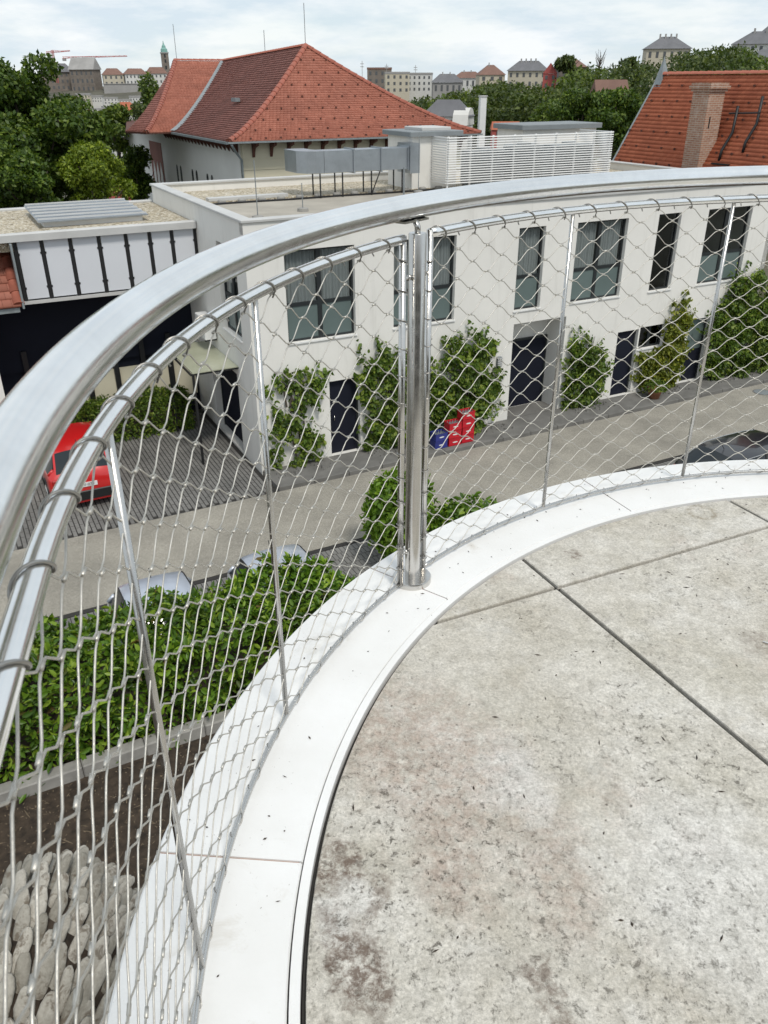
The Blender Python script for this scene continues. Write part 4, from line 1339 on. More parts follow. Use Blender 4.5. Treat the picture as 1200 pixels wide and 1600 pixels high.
for k in range(3): crate('red drink crate, %s one of the shorter red stack' % (['bottom', 'middle', 'top'][k]), -6.68, -0.86, 0.088 + k * 0.236, M['plastic_red'], -0.04 * (k % 2), 'red crates by the facade')
for k in range(2): crate('blue drink crate, %s one beside the red stacks' % (['lower', 'upper'][k]), -7.14, -0.86, 0.088 + k * 0.236, M['plastic_blue'], 0.05 * k, 'blue crates by the facade')
pt = sthing('flower_planter', 'terracotta planter with dark foliage beside the right-hand dark door', 'planter', 1.25, -0.7)
bs(MB().lathe([(0.16, 0.086), (0.24, 0.40), (0.26, 0.40), (0.26, 0.44), (0.23, 0.44), (0.21, 0.40)], 18, (1.25, -0.7, 0)), 'pot', M['terracotta'], pt, None, True)
rng = np.random.default_rng(8)
d_ = unit(rng.normal(size=(500, 3))); d_[:, 2] = np.abs(d_[:, 2])
leaf_mesh('foliage', d_ * np.array([0.34, 0.34, 0.22]) + np.array([0, 0, 0.42]), d_, 0.09, M['leaf_ivy'], pt, rng, oval=True)

# ------------------------------------------------------------------ equipment on the flat roof
pr = sthing('plant_room', 'small white rooftop hut with grey cap at the left end of the louvred screen', 'hut', -3.6, 6.6)
bs(MB().box(-4.4, -2.7, 5.75, 7.4, 6.16, 7.78), 'wall', M['render'], pr)
bs(MB().bbox(-4.55, -2.55, 5.6, 7.55, 7.783, 7.93, 0.02), 'cap', M['darkcap'], pr)
bs(MB().bbox(-3.95, -2.85, 5.9, 7.1, 7.933, 8.03, 0.02), 'hatch', M['cap'], pr)
pr2 = sthing('stair_hut', 'white rooftop hut with slate cap rising behind the louvred screen', 'hut', 2.4, 7.4)
bs(MB().box(0.8, 4.15, 6.9, 8.5, 6.2, 7.80), 'wall', M['render'], pr2)
bs(MB().bbox(0.65, 4.3, 6.75, 8.6, 7.803, 7.97, 0.02), 'cap', M['darkcap'], pr2)

sl = sthing('louvre_screen', 'white slatted metal screen around equipment on the flat roof', 'screen', -0.1, 5.2)
NSL = 19
slm, sls = None, None
for k in range(NSL):
    z = 6.42 + k * (1.33 / (NSL - 1))
    o = bs(MB().add([(-3.64, 4.76, z), (3.1, 4.76, z), (3.1, 4.80, z + 0.006), (-3.64, 4.80, z + 0.006), (-3.64, 4.765, z + 0.024), (3.1, 4.765, z + 0.024), (3.1, 4.805, z + 0.030), (-3.64, 4.805, z + 0.030)],
                    [(0, 3, 2, 1), (4, 5, 6, 7), (0, 1, 5, 4), (1, 2, 6, 5), (2, 3, 7, 6), (3, 0, 4, 7)]), 'slat', M['white'], sl)
    bs(MB().box(-3.68, -3.64, 4.80, 5.74, z, z + 0.038), 'slat', M['white'], sl)
    bs(MB().box(3.1, 3.14, 4.80, 6.6, z, z + 0.038), 'slat', M['white'], sl)
for x in (-3.6, -2.75, -1.9, -1.05, -0.2, 0.65, 1.5, 2.3, 3.05):
    bs(MB().box(x - 0.025, x + 0.025, 4.812, 4.862, 6.17, 7.80), 'post', M['white'], sl)
for i, (x0, x1, y0, y1, h) in enumerate(((-2.6, -1.2, 5.1, 5.65, 7.35), (-0.9, 0.4, 5.1, 5.7, 7.45), (1.0, 2.6, 5.1, 6.0, 7.4))):
    c = sthing('condenser_unit', ['left', 'middle', 'right'][i] + ' of three grey cooling units behind the louvred screen', 'cooler', (x0 + x1) / 2, (y0 + y1) / 2, 'cooling units')
    bs(MB().bbox(x0, x1, y0, y1, 6.3, h, 0.03), 'housing', M['darkcap'], c)
    bs(MB().lathe([(0.25, 0), (0.25, 0.06), (0.2, 0.07)], 16, ((x0 + x1) / 2, (y0 + y1) / 2, h)), 'fan_cowl', M['darkcap'], c)
    for x in (x0 + 0.1, x1 - 0.2): bs(MB().box(x, x + 0.1, y0, y1, 6.17, 6.297), 'foot', M['concrete'], c)
du = sthing('ventilation_duct', 'galvanised rectangular air duct on thin legs across the flat roof', 'duct', -6.5, 5.6)
segs = [(-7.7, -6.7), (-6.7, -5.75), (-5.75, -4.8)]
for a, b in segs:
    bs(MB().box(a + 0.01, b - 0.01, 5.3, 5.95, 6.88, 7.50), 'duct_segment', M['galv'], du)
    bs(MB().box(b - 0.025, b + 0.025, 5.26, 5.99, 6.84, 7.54), 'flange', M['galv'], du)
bs(MB().box(-4.77, -4.42, 5.2, 6.05, 6.75, 7.62), 'end_box', M['galv'], du)
bs(MB().prism([(-7.7, 5.3), (-7.7, 5.95), (-7.78, 6.1), (-7.78, 6.7), (-8.42, 6.7), (-8.42, 5.75), (-8.2, 5.42), (-7.95, 5.3)], 6.88, 7.50), 'duct_bend', M['galv'], du)
for x in (-7.85, -7.1, -6.1, -5.0):
    bs(MB().box(x, x + 0.035, 5.32, 5.355, 6.17, 6.876), 'leg', M['black'], du)
    bs(MB().box(x, x + 0.035, 5.9, 5.935, 6.17, 6.876), 'leg', M['black'], du)
bs(MB().tube([(-6.1, 5.3, 6.2), (-5.8, 5.3, 6.85)], 0.02, 6), 'brace', M['black'], du)
for i, (s_, v_, h_) in enumerate(((-11.0, 2.2, 1.4), (-4.6, 4.95, 1.75), (-9.4, 3.0, 0.7), (-5.6, 4.1, 0.85))):
    lr = sthing('lightning_rod', ['thin rod with collar near the roof corner', 'tall thin rod beside the plant hut', 'short thin rod in the middle of the roof', 'short dark post in front of the duct'][i], 'rod', s_, v_, 'rods on the flat roof')
    bs(MB().tube([(s_, v_, 6.2), (s_, v_, 6.2 + h_)], 0.014 if i < 3 else 0.03, 6), 'rod', M['darkcap'], lr)
    bs(MB().lathe([(0.16, 6.172), (0.15, 6.25), (0.08, 6.27)], 12, (s_, v_, 0)), 'foot', M['concrete'], lr)
rg = random.Random(9)
ORD = ['first', 'second', 'third', 'fourth', 'fifth', 'sixth', 'seventh', 'eighth', 'ninth', 'tenth', 'eleventh', 'twelfth', 'thirteenth']
for i in range(13):
    s_ = -10.9 + i * 0.62
    bk = sthing('ballast_block', 'small concrete ballast block along the roof cable, %s from the left' % ORD[i], 'block', s_, 5.6 + 0.1 * (i % 2), 'ballast blocks along the roof cable')
    bs(MB().bbox(s_ - 0.11, s_ + 0.11, 5.5, 5.68, 6.172, 6.28, 0.03), 'block', M['concrete'], bk)
cb = MB().tube([(-11.2 + i * 0.5, 5.42 + 0.03 * math.sin(i), 6.195) for i in range(16)], 0.03, 6)
tag(site('roof_cable', cb, M['black']), 'black cable trunking running along the flat roof', 'cable')
tr_ = sthing('roof_tray', 'low white metal tray at the left end of the gravelled roof strip', 'tray', -9.8, 6.1)
bs(MB().box(-11.2, -8.7, 5.85, 6.2, 6.22, 6.30), 'tray', M['cap'], tr_)

# ------------------------------------------------------------------ link building with white panels
lb = sthing('link_building', 'low gravel-roofed wing with a band of white panels above a dark recess', 'building', -16, 6.5)
bs(MB().box(-26, S0 - 0.004, 4.12, 9.0, 5.55, 5.93), 'roof_gravel', M['gravel'], lb)
bs(MB().bbox(-26, S0 - 0.004, 3.93, 4.14, 5.80, 6.0, 0.03), 'roof_trim', M['cap'], lb)
bs(MB().bbox(-26, S0 - 0.004, 8.95, 9.15, 5.80, 6.0, 0.03), 'roof_trim', M['cap'], lb)
bs(MB().box(-16.95, S0 - 0.004, 4.13, 4.35, 4.30, 5.548), 'backing', M['black'], lb)
bs(MB().box(-16.95, S0 - 0.004, 4.03, 4.36, 4.22, 4.297), 'bottom_trim', M['cap'], lb)
pe = [-16.84, -16.2, -15.5, -14.78, -14.08, -13.45, -12.85, -12.2]
for a, b in zip(pe[:-1], pe[1:]):
    p = bs(MB().box(a + 0.055, b - 0.055, 4.08, 4.126, 4.34, 5.78), 'panel', M['panel'], lb)
    for z in (4.6, 5.45):
        bs(MB().box(a + 0.035, a + 0.075, 4.062, 4.078, z, z + 0.05), 'clip', M['black'], lb, p)
        bs(MB().box(b - 0.075, b - 0.035, 4.062, 4.078, z, z + 0.05), 'clip', M['black'], lb, p)
for a in pe:
    bs(MB().box(a - 0.04, a + 0.04, 4.085, 4.128, 4.30, 5.795), 'mullion', M['black'], lb)
bs(MB().box(-17.8, S0 - 0.01, 5.6, 5.7, 2.0, 5.55), 'shade_dark_wall', M['navy'], lb)  # near-black colour stands in for shade inside the open recess
bs(MB().box(-17.8, S0 - 0.01, 5.72, 5.8, -0.05, 2.0), 'rear_wall', M['navy'], lb)
for i in range(6):
    bs(MB().box(-17.0 + i * 0.82, -16.35 + i * 0.82, 5.62, 5.70, 0.55, 1.7), 'pale_panel', M['cream'], lb)
    bs(MB().box(-17.17 + i * 0.82, -17.03 + i * 0.82, 5.5, 5.64, -0.05, 2.6), 'column', M['black'], lb)
bs(MB().box(-26, -17.86, 4.0, 4.25, -0.05, 4.25), 'white_wall', M['render'], lb)
bs(MB().box(-17.85, S0 - 0.01, 8.8, 8.9, -0.05, 5.55), 'back_wall', M['navy'], lb)
sk = sthing('roof_skylight', 'long ribbed metal rooflight on the gravel roof at far left', 'skylight', -14.7, 6.6)
bs(MB().box(-15.95, -13.35, 5.15, 7.9, 5.93, 6.05), 'kerb', M['white'], sk)
rp = MB().add([(-16.1, 4.95, 6.10), (-13.2, 5.05, 6.10), (-13.2, 8.1, 6.16), (-16.1, 8.1, 6.16), (-16.1, 4.95, 6.07), (-13.2, 5.05, 6.07), (-13.2, 8.1, 6.13), (-16.1, 8.1, 6.13)],
              [(0, 1, 2, 3), (7, 6, 5, 4), (0, 4, 5, 1), (1, 5, 6, 2), (2, 6, 7, 3), (3, 7, 4, 0)])
bs(rp, 'sheet', M['galv'], sk)
for i in range(6):
    v_ = 5.15 + i * 0.56
    bs(MB().box(-16.08, -13.22, v_, v_ + 0.04, 6.12 + 0.012 * i, 6.155 + 0.012 * i), 'rib', M['cap'], sk)

# ------------------------------------------------------------------ tiled roofs
def tiles(name, A, B, C, D, rows, w, mat, root, flare=1.0, lift=0.075, kind='stuff', seed=0, guards=0):
    """courses of overlapping tiles on the ruled surface eave A-B, top D-C (D above A)"""
    rng = np.random.default_rng(seed)
    A, B, C, D = [np.array(p, float) for p in (A, B, C, D)]
    ze, zr = A[2], D[2]
    def pt(a, t):
        L, R = A + (D - A) * t, B + (C - B) * t
        p = L + (R - L) * a
        zt = C[2] * a + D[2] * (1 - a) if t > 0 else zr
        p[2] = ze + (zt - ze) * t ** flare
        return p
    nrm = np.cross(B - A, (D + C) / 2 - (A + B) / 2)
    nrm = nrm / np.linalg.norm(nrm)
    if nrm[2] < 0: nrm = -nrm
    V, Fq, gv = [], [], MB()
    for j in range(rows):
        t0, t1 = j / rows, min(1.0, (j + 1.25) / rows)
        width = np.linalg.norm(pt(1, t0) - pt(0, t0))
        n = max(1, int(round(width / w)))
        sh = 0.5 if j % 2 else 0.0
        for i in range(-1 if sh else 0, n):
            a0, a1 = max(0, (i + sh) / n), min(1, (i + 1 + sh) / n)
            if a1 - a0 < 0.05 / n: continue
            g = 0.012 * (a1 - a0)
            lf = lift * (1 + 0.07 * rng.normal())
            p0, p1, p2, p3 = pt(a0 + g, t0), pt(a1 - g, t0), pt(a1 - g, t1), pt(a0 + g, t1)
            k = len(V)
            V += [p0 + nrm * lf, p1 + nrm * lf, p2 + nrm * 0.006, p3 + nrm * 0.006, p0 - nrm * 0.01, p1 - nrm * 0.01]
            Fq += [(k, k + 1, k + 2, k + 3), (k + 4, k + 5, k + 1, k)]
            if guards and j % guards == 1 and (i + (j // guards)) % 4 == 0:
                c = (p0 + p1) / 2 + nrm * lf
                gv.box(c[0] - 0.035, c[0] + 0.035, c[1] - 0.035, c[1] + 0.035, c[2] - 0.02, c[2] + 0.05)
    ox, oy = OFFS[root.name]
    V = np.array(V) - np.array([ox, oy, 0])
    o = np_mesh(name, V, np.array(Fq), mat, root)
    tag(o, kind=kind)
    # boarding underneath
    m = MB()
    K = 10
    for t in range(K + 1):
        m.v += [tuple(pt(0, t / K) - nrm * 0.02), tuple(pt(1, t / K) - nrm * 0.02)]
    m.f += [(2 * t, 2 * t + 1, 2 * t + 3, 2 * t + 2) for t in range(K)]
    bs(m, 'roof_boarding', M['under_tile'], root)
    if gv.v:
        tag(bs(gv, 'snow_guard', M['under_tile'], root), kind='stuff')
    return pt

def half_tile(L=0.40, r=0.13):
    m = MB()
    seg = 6
    vs = []
    for x, q in ((0, 1.12), (L * 1.08, 0.92)):
        for k in range(seg + 1):
            a = math.pi * k / seg
            vs.append((x, r * q * math.cos(a), r * q * math.sin(a) * 0.8))
    m.add(vs, [(k, k + 1, seg + 2 + k, seg + 1 + k) for k in range(seg)] + [tuple(range(seg + 1))])
    me = m.mesh('ridge_tile', True)
    me.materials.append(M['ridge_tile'])
    return me
RIDGE = half_tile()
def ridge_line(root, pts, L=0.40, scale=1.0):
    """ridge tiles laid end to end along a polyline in street coordinates, lower end first"""
    ox, oy = OFFS[root.name]
    P = [Vector(p) - Vector((ox, oy, 0)) for p in pts]
    for a, b in zip(P[:-1], P[1:]):
        d = b - a
        n = max(1, int(round(d.length / L)))
        for i in range(n):
            o = bpy.data.objects.new('ridge_tile', RIDGE)
            COL.objects.link(o)
            o.parent = root
            x = d.normalized()
            z = (Vector((0, 0, 1)) - x * x.z).normalized()
            y = z.cross(x)
            o.matrix_local = Matrix.Translation(a + d * (i / n)) @ Matrix((x, y, z)).transposed().to_4x4() @ Matrix.Diagonal((d.length / n / 0.40, scale, scale, 1))

rh = sthing('hipped_house', 'large cream house with a steep red-brown hipped tile roof behind the white building', 'house', 0.4, 28)
FL = 1.28
HE = 7.0
apx, rdg = (0.36, 25.5, 10.97), (0.36, 39.4, 10.55)
wtp = (-2.8, 39.4, 10.55)
p_hip = tiles('roof_tiles', (-6.28, 18.85, HE), (7.0, 18.85, HE), apx, apx, 42, 0.18, M['tile_main'], rh, FL, seed=1, guards=5)
p_left = tiles('roof_tiles', (-6.28, 28.4, HE), (-6.28, 18.85, HE), apx, rdg, 42, 0.18, M['tile_shade_brown'], rh, FL, seed=2)  # shade of this side is put into the tile colour
p_wing = tiles('roof_tiles', (-7.75, 28.2, HE), (-6.28, 28.4, HE), rdg, wtp, 46, 0.18, M['tile_main'], rh, FL, seed=3)
p_end = tiles('roof_tiles', (-8.45, 29.9, HE), (-7.75, 28.2, HE), wtp, wtp, 36, 0.24, M['tile_shade_brown'], rh, FL, seed=4)
p_right = tiles('roof_tiles', (7.0, 18.85, HE), (7.0, 46.0, HE), rdg, apx, 36, 0.3, M['tile_main'], rh, FL, seed=5)
hips = [[tuple(p_hip(0, t / 8) + np.array([0, 0, 0.03])) for t in range(9)], [tuple(p_hip(1, t / 8) + np.array([0, 0, 0.03])) for t in range(9)], [tuple(p_end(1, t / 8) + np.array([0, 0, 0.03])) for t in range(9)]]
for h in hips: ridge_line(rh, h, 0.42, 1.1)
ridge_line(rh, [(rdg[0], rdg[1], rdg[2] + 0.02), (apx[0], apx[1], apx[2] + 0.02)], 0.42)
ridge_line(rh, [(wtp[0], wtp[1], wtp[2] + 0.02), (rdg[0], rdg[1], rdg[2] + 0.02)], 0.42)
vl = MB()
vp = [p_wing(1, t / 10) for t in range(11)]
for p in vp: vl.v += [(p[0] - 0.16, p[1] - 0.02, p[2] + 0.075), (p[0] + 0.10, p[1] - 0.16, p[2] + 0.075)]
vl.f = [(2 * t, 2 * t + 1, 2 * t + 3, 2 * t + 2) for t in range(10)]
bs(vl, 'valley_flashing', M['lead'], rh)
bs(MB().box(-5.45, 6.3, 19.6, 19.9, -0.05, 6.95), 'front_wall', M['cream'], rh)
bs(MB().box(-5.5, -5.2, 19.9, 45, -0.05, 6.95), 'side_wall', M['greywall'], rh)
bs(MB().box(6.0, 6.25, 19.9, 45, -0.05, 6.95), 'side_wall', M['cream'], rh)
bs(MB().prism([(-6.28, 18.85), (7.0, 18.85), (7.0, 46), (-5.0, 46), (-8.45, 29.9), (-7.75, 28.2), (-6.28, 28.4)], 6.93, 6.975), 'soffit', M['under_tile'], rh)
bs(MB().box(-6.36, 7.05, 18.74, 18.84, 6.93, 7.0), 'gutter', M['lead'], rh)
bs(MB().box(-6.40, -6.29, 18.85, 28.4, 6.90, 7.0), 'gutter', M['lead'], rh)
for z in (5.3, 5.75, 6.2): bs(MB().box(-5.47, 6.31, 19.57, 19.598, z, z + 0.05), 'string_course', M['cream'], rh)
for i in range(14):
    x = -5.0 + i * 0.86
    bs(MB().end([(19.58, 6.28), (19.58, 6.92), (18.95, 6.92), (18.95, 6.80), (19.40, 6.68)], x, x + 0.13), 'bracket', M['under_tile'], rh)
for i in range(22):
    y = 20.0 + i * 0.62
    bs(MB().side([(-5.52, 6.45), (-5.52, 6.92), (-6.15, 6.92), (-6.15, 6.82), (-5.72, 6.72)], y, y + 0.10), 'bracket', M['under_tile'], rh)
bs(MB().tube([(-6.2, 18.8, 6.9), (-5.9, 19.3, 6.6), (-5.55, 19.5, 6.2), (-5.55, 19.5, 0)], 0.06, 8), 'downpipe', M['lead'], rh, None, True)
for y in (24.6, 25.4, 27.4, 28.2, 30.6, 31.4):
    z1 = 4.95
    arch = [(y - 0.16, 3.6), (y + 0.16, 3.6), (y + 0.16, z1)] + [(y + 0.16 * math.cos(a), z1 + 0.2 * math.sin(a)) for a in (0.5, 1.0, 1.57, 2.1, 2.6)] + [(y - 0.16, z1)]
    bs(MB().end(arch, -5.515, -5.503), 'window', M['frame'], rh)
bs(MB().box(-5.53, -5.503, 34.6, 37.6, 2.5, 6.1), 'brick_panel', M['tile_shade_brown'], rh)
for k in range(3):
    y = 35.1 + k * 0.85
    bs(MB().end([(y - 0.28, 2.5), (y + 0.28, 2.5), (y + 0.28, 4.3), (y, 5.0), (y - 0.28, 4.3)], -5.56, -5.535), 'pointed_arch', M['greywall'], rh)
vt = bs(MB().box(-3.6, -3.35, 25.6, 26.3, 8.45, 8.62), 'roof_vent', M['lead'], rh)
for (x, y, z, h) in ((0.36, 25.5, 10.97, 1.9), (0.36, 31.5, 10.75, 1.2), (-2.7, 39.4, 10.55, 2.0)):
    bs(MB().tube([(x, y, z), (x, y, z + h)], 0.018, 5), 'lightning_rod', M['darkcap'], rh)

rr = sthing('orange_roofed_house', 'house at far right with a steep orange tile roof and brick chimney', 'house', 10, 2)
E0, RG_ = (6.9, 4.5), (10.0, 9.55)
tiles('roof_tiles', (E0[0], 9.97, E0[1]), (E0[0], 0.3, E0[1]), (RG_[0], 0.3, RG_[1]), (RG_[0], 9.97, RG_[1]), 36, 0.18, M['tile_orange'], rr, 1.0, lift=0.05, seed=7, guards=4)
tiles('roof_tiles', (13.1, 0.3, E0[1]), (13.1, 9.97, E0[1]), (RG_[0], 9.97, RG_[1]), (RG_[0], 0.3, RG_[1]), 31, 0.35, M['tile_orange'], rr, 1.0, seed=8)
ridge_line(rr, [(10.0, 9.9, 9.57), (10.0, 0.3, 9.57)], 0.42)
bs(MB().side([(7.1, -0.05), (12.9, -0.05), (12.9, 4.6), (10.0, 9.45), (7.1, 4.6)], 9.5, 9.8), 'gable_wall', M['cream'], rr)
bs(MB().box(7.1, 7.4, 0.3, 9.5, -0.05, 4.6), 'side_wall', M['cream'], rr)
bs(MB().box(12.6, 12.9, 0.3, 9.5, -0.05, 4.6), 'side_wall', M['cream'], rr)
bs(MB().tube([(E0[0], 10.0, E0[1] + 0.05), (10.0, 10.0, 9.6)], 0.05, 6), 'verge_flashing', M['lead'], rr)
bs(MB().add([(9.7, 10.05, 9.1), (10.3, 10.05, 9.1), (10.3, 9.6, 9.1), (9.7, 9.6, 9.1), (10.02, 9.9, 10.25)], [(0, 1, 4), (1, 2, 4), (2, 3, 4), (3, 0, 4)]), 'finial', M['lead'], rr)
ch = bs(MB().box(7.80, 8.60, 5.12, 5.92, 5.2, 8.98), 'chimney', M['brick'], rr)
for z, e in ((8.983, 0.06), (9.08, 0.12), (9.18, 0.07)):
    bs(MB().box(7.80 - e, 8.60 + e, 5.12 - e, 5.92 + e, z, z + 0.094), 'chimney_cap', M['brick'], rr, ch)
bs(MB().box(8.0, 8.06, 5.112, 5.118, 7.75, 8.15), 'slot', M['black'], rr, ch)
for y, x in ((4.5, 8.75), (3.65, 8.95)):
    z = 4.5 + (x - 6.9) * (5.05 / 3.1)
    bs(MB().tube([(x - 0.55, y, z - 0.85), (x - 0.5, y, z - 0.5), (x - 0.1, y, z + 0.1), (x - 0.05, y, z + 1.0)], 0.055, 7), 'walkway_post', M['black'], rr, None, True)
bs(MB().tube([(8.75, 4.9, 8.25), (8.85, 3.6, 8.3)], 0.03, 6), 'hand_bar', M['black'], rr)
for i in range(3):
    x = 8.0 + i * 0.16
    bs(MB().box(x - 0.3, x + 0.05, 3.9 - 0.0, 4.7, 5.98 + i * 0.28, 6.03 + i * 0.28), 'roof_step', M['black'], rr)
# scrap of tiled roof tucked under the gravel wing at far left
lr_ = sthing('lean_to_roof', 'small red tiled lean-to roof at the far left edge beside white panels', 'roof', -18.5, 4.5)
tiles('roof_tiles', (-22, 3.75, 4.25), (-17.0, 3.75, 4.25), (-17.0, 5.4, 5.72), (-22, 5.4, 5.72), 9, 0.22, M['tile_main'], lr_, 1.0, seed=9)
ridge_line(lr_, [(-17.05, 3.75, 4.30), (-17.05, 5.4, 5.77)], 0.4)
bs(MB().box(-22, -17.05, 3.8, 3.9, 4.1, 4.22), 'gutter', M['lead'], lr_)
bs(MB().box(-16.98, -16.93, 3.7, 4.07, 4.2, 5.78), 'end_flashing', M['lead'], lr_)
# recessed grey annexe beyond the end of the white building
an = sthing('grey_annexe', 'plain grey wall of the annexe past the right end of the white building', 'building', 8, 3)
bs(MB().box(6.21, 7.09, 1.6, 1.9, -0.05, 4.0), 'wall', M['greywall'], an)

# ------------------------------------------------------------------ cars
def car(label, paint, loc, rot, L=4.1, W=1.76, H=1.46, plate=None, group=None):
    t = thing('parked_car', label, 'car', loc, rot, group)
    kx, ky, kz = L / 4.16, W / 1.76, H / 1.46
    ST = [(-2.08, .66, .70, .62, .72), (-2.03, .78, .84, .70, .87), (-1.93, .84, .93, .69, .98), (-1.80, .86, .95, .66, 1.10), (-1.48, .875, .95, .60, 1.37), (-1.2, .88, .94, .60, 1.425),
          (-0.6, .88, .93, .60, 1.45), (0.0, .88, .92, .60, 1.45), (.42, .88, .915, .59, 1.41), (.75, .88, .92, .65, 1.19), (1.06, .88, .93, .71, .985), (1.35, .87, .90, .70, .945), (1.7, .84, .80, .66, .86), (1.95, .78, .68, .58, .72), (2.08, .64, .52, .50, .54)]
    rows = []
    for x, yw, zb, yr, zr in ST:
        c = 0.035
        rows.append([(yw * .86, .20), (yw * .97, .26), (yw, .42), (yw * 1.0, .62), (yw * .985, zb - .06 if zb > .7 else zb - .02), (yw * .95, zb), (yr + .02, zr - .025), (yr * .93, zr), (yr * .5, zr + c * .8), (0, zr + c)])
    body, win, scr, n = MB(), MB(), MB(), len(rows[0])
    def P(i, j, s_): return (ST[i][0] * kx, s_ * rows[i][j][0] * ky, rows[i][j][1] * kz)
    sides = {'side_window': MB(), 'windscreen': MB(), 'rear_window': MB()}
    for s_ in (1, -1):
        for i in range(len(ST) - 1):
            for j in range(n - 1):
                tgt = body
                if j == 5 and 3 <= i <= 9: tgt = sides['side_window']
                elif j >= 7 and 8 <= i <= 9: tgt = sides['windscreen']
                elif j >= 7 and 2 <= i <= 3: tgt = sides['rear_window']
                q = [P(i, j, s_), P(i + 1, j, s_), P(i + 1, j + 1, s_), P(i, j + 1, s_)]
                tgt.add(q if s_ > 0 else q[::-1], [(0, 1, 2, 3)])
        for i in (0, len(ST) - 1):
            body.add([P(i, j, s_) for j in range(n)] + [(ST[i][0] * kx, 0, .2 * kz)], [tuple(range(n + 1))])
        body.add([P(i, 0, s_) for i in range(len(ST))] + [(ST[-1][0] * kx, 0, .2 * kz), (ST[0][0] * kx, 0, .2 * kz)], [tuple(range(len(ST) + 2))])
    def weld(mb, name, mat, parent):
        import bmesh
        me = mb.mesh(name)
        bm = bmesh.new(); bm.from_mesh(me)
        bmesh.ops.remove_doubles(bm, verts=bm.verts, dist=0.0008)
        bmesh.ops.recalc_face_normals(bm, faces=bm.faces)
        bm.to_mesh(me); bm.free()
        return auto_smooth(link(name, me, parent, mat), 38)
    bo = weld(body, 'body', paint, t)
    for k, mb in sides.items(): weld(mb, k, M['carglass'], bo)
    for s_ in (1, -1):
        for i0, i1, r in ((8, 10, .03), (6, 6, .03), (3, 3, .04)):       # pillars
            for i in range(i0, i1 + 1):
                if i0 == i1 or i < i1:
                    a, b = (P(i, 6, s_), P(i + 1, 6, s_)) if i0 != i1 else (P(i, 5, s_), P(i, 6, s_))
                    MB().tube([a, b], r, 6).build('pillar', paint if i0 != 6 else M['black'], bo, True)
        MB().tube([P(i, 6, s_) for i in range(3, 11)], 0.014, 6).build('window_trim', M['steel'] if paint == M['car_black'] else M['black'], bo, True)
        mx, my, mz = 0.72 * kx, s_ * 0.95 * ky, 1.0 * kz
        mi = MB().add([(mx + dx, my + dy * s_, mz + dz) for dx, dy, dz in ((-.07, -.08, -.06), (.07, -.06, -.05), (.07, .07, -.05), (-.07, .09, -.06), (-.06, -.08, .07), (.05, -.06, .06), (.05, .06, .06), (-.06, .08, .07))],
                      [(0, 3, 2, 1), (4, 5, 6, 7), (0, 1, 5, 4), (1, 2, 6, 5), (2, 3, 7, 6), (3, 0, 4, 7)])
        auto_smooth(mi.build('mirror', paint, bo), 60)
        for x in (-1.28, 1.30):
            w = MB()
            prof = [(0.0, -.10), (.19, -.10), (.29, -.095), (.315, -.06), (.315, .06), (.29, .095), (.19, .10), (0.0, .10)]
            vs = []
            for r, z in prof:
                for k in range(20):
                    a = 2 * math.pi * k / 20
                    vs.append((x * kx + r * math.cos(a), s_ * .79 * ky + z, .315 + r * math.sin(a)))
            w.add(vs, [(i * 20 + k, i * 20 + (k + 1) % 20, (i + 1) * 20 + (k + 1) % 20, (i + 1) * 20 + k) for i in range(len(prof) - 1) for k in range(20)])
            wo = w.build('wheel', M['rubber'], t, True)
            rm = MB()
            yy = s_ * (.79 * ky + .101)
            for k in range(5):
                a = 2 * math.pi * k / 5
                rm.tube([(x * kx, yy, .315), (x * kx + .18 * math.cos(a), yy, .315 + .18 * math.sin(a))], .028, 6)
            rm.tube([(x * kx + .19 * math.cos(a), yy, .315 + .19 * math.sin(a)) for a in np.linspace(0, 2 * math.pi, 19)[:-1]], .02, 6, closed=True)
            rm.build('rim', M['steel'], wo, True)
            MB().tube([(x * kx + .36 * math.cos(a), s_ * .875 * ky, .315 + .36 * math.sin(a)) for a in np.linspace(0.0, math.pi, 14)], .03, 6).build('wheel_arch', M['black'], bo, True)
        MB().bbox(-2.052 * kx, -1.93 * kx, s_ * .70 * ky - .09, s_ * .70 * ky + .075, .72 * kz, .88 * kz, .02).build('tail_lamp', M['lamp_red'], bo)
        MB().bbox(1.82 * kx, 2.0 * kx, s_ * .58 * ky - .15, s_ * .58 * ky + .15, .58 * kz, .70 * kz, .03).build('headlamp', M['lamp_clear'], bo)
    MB().bbox(-2.115 * kx, -2.03 * kx, -.70 * ky, .70 * ky, .26, .50, .02).build('bumper', M['black'], t)
    MB().bbox(2.03 * kx, 2.11 * kx, -.64 * ky, .64 * ky, .26, .46, .02).build('bumper', M['black'], t)
    pl = MB().box(-2.10 * kx, -2.082 * kx, -.26, .26, .60, .71).build('licence_plate', M['white'], t)
    if plate:
        cu = bpy.data.curves.new('plate_text', 'FONT')
        cu.body = plate; cu.size = 0.105; cu.align_x = 'CENTER'; cu.align_y = 'CENTER'
        tmp = bpy.data.objects.new('tmp', cu)
        COL.objects.link(tmp)
        dg = bpy.context.evaluated_depsgraph_get()
        me = bpy.data.meshes.new_from_object(tmp.evaluated_get(dg))
        bpy.data.objects.remove(tmp)
        o = link('plate_text', me, pl, M['black'])
        me.materials.clear(); me.materials.append(M['black'])
        o.matrix_local = Matrix.Translation((-2.106 * kx, 0, .655)) @ Matrix(((0, 0, -1), (-1, 0, 0), (0, 1, 0))).to_4x4()
        MB().box(-2.104 * kx, -2.101 * kx, .21, .255, .602, .708).build('plate_band', M['plastic_blue'], pl)
    MB().tube([(-1.3 * kx, 0, 1.45 * kz), (-1.42 * kx, 0, 1.62 * kz)], .008, 5).build('aerial', M['black'], bo)
    return t
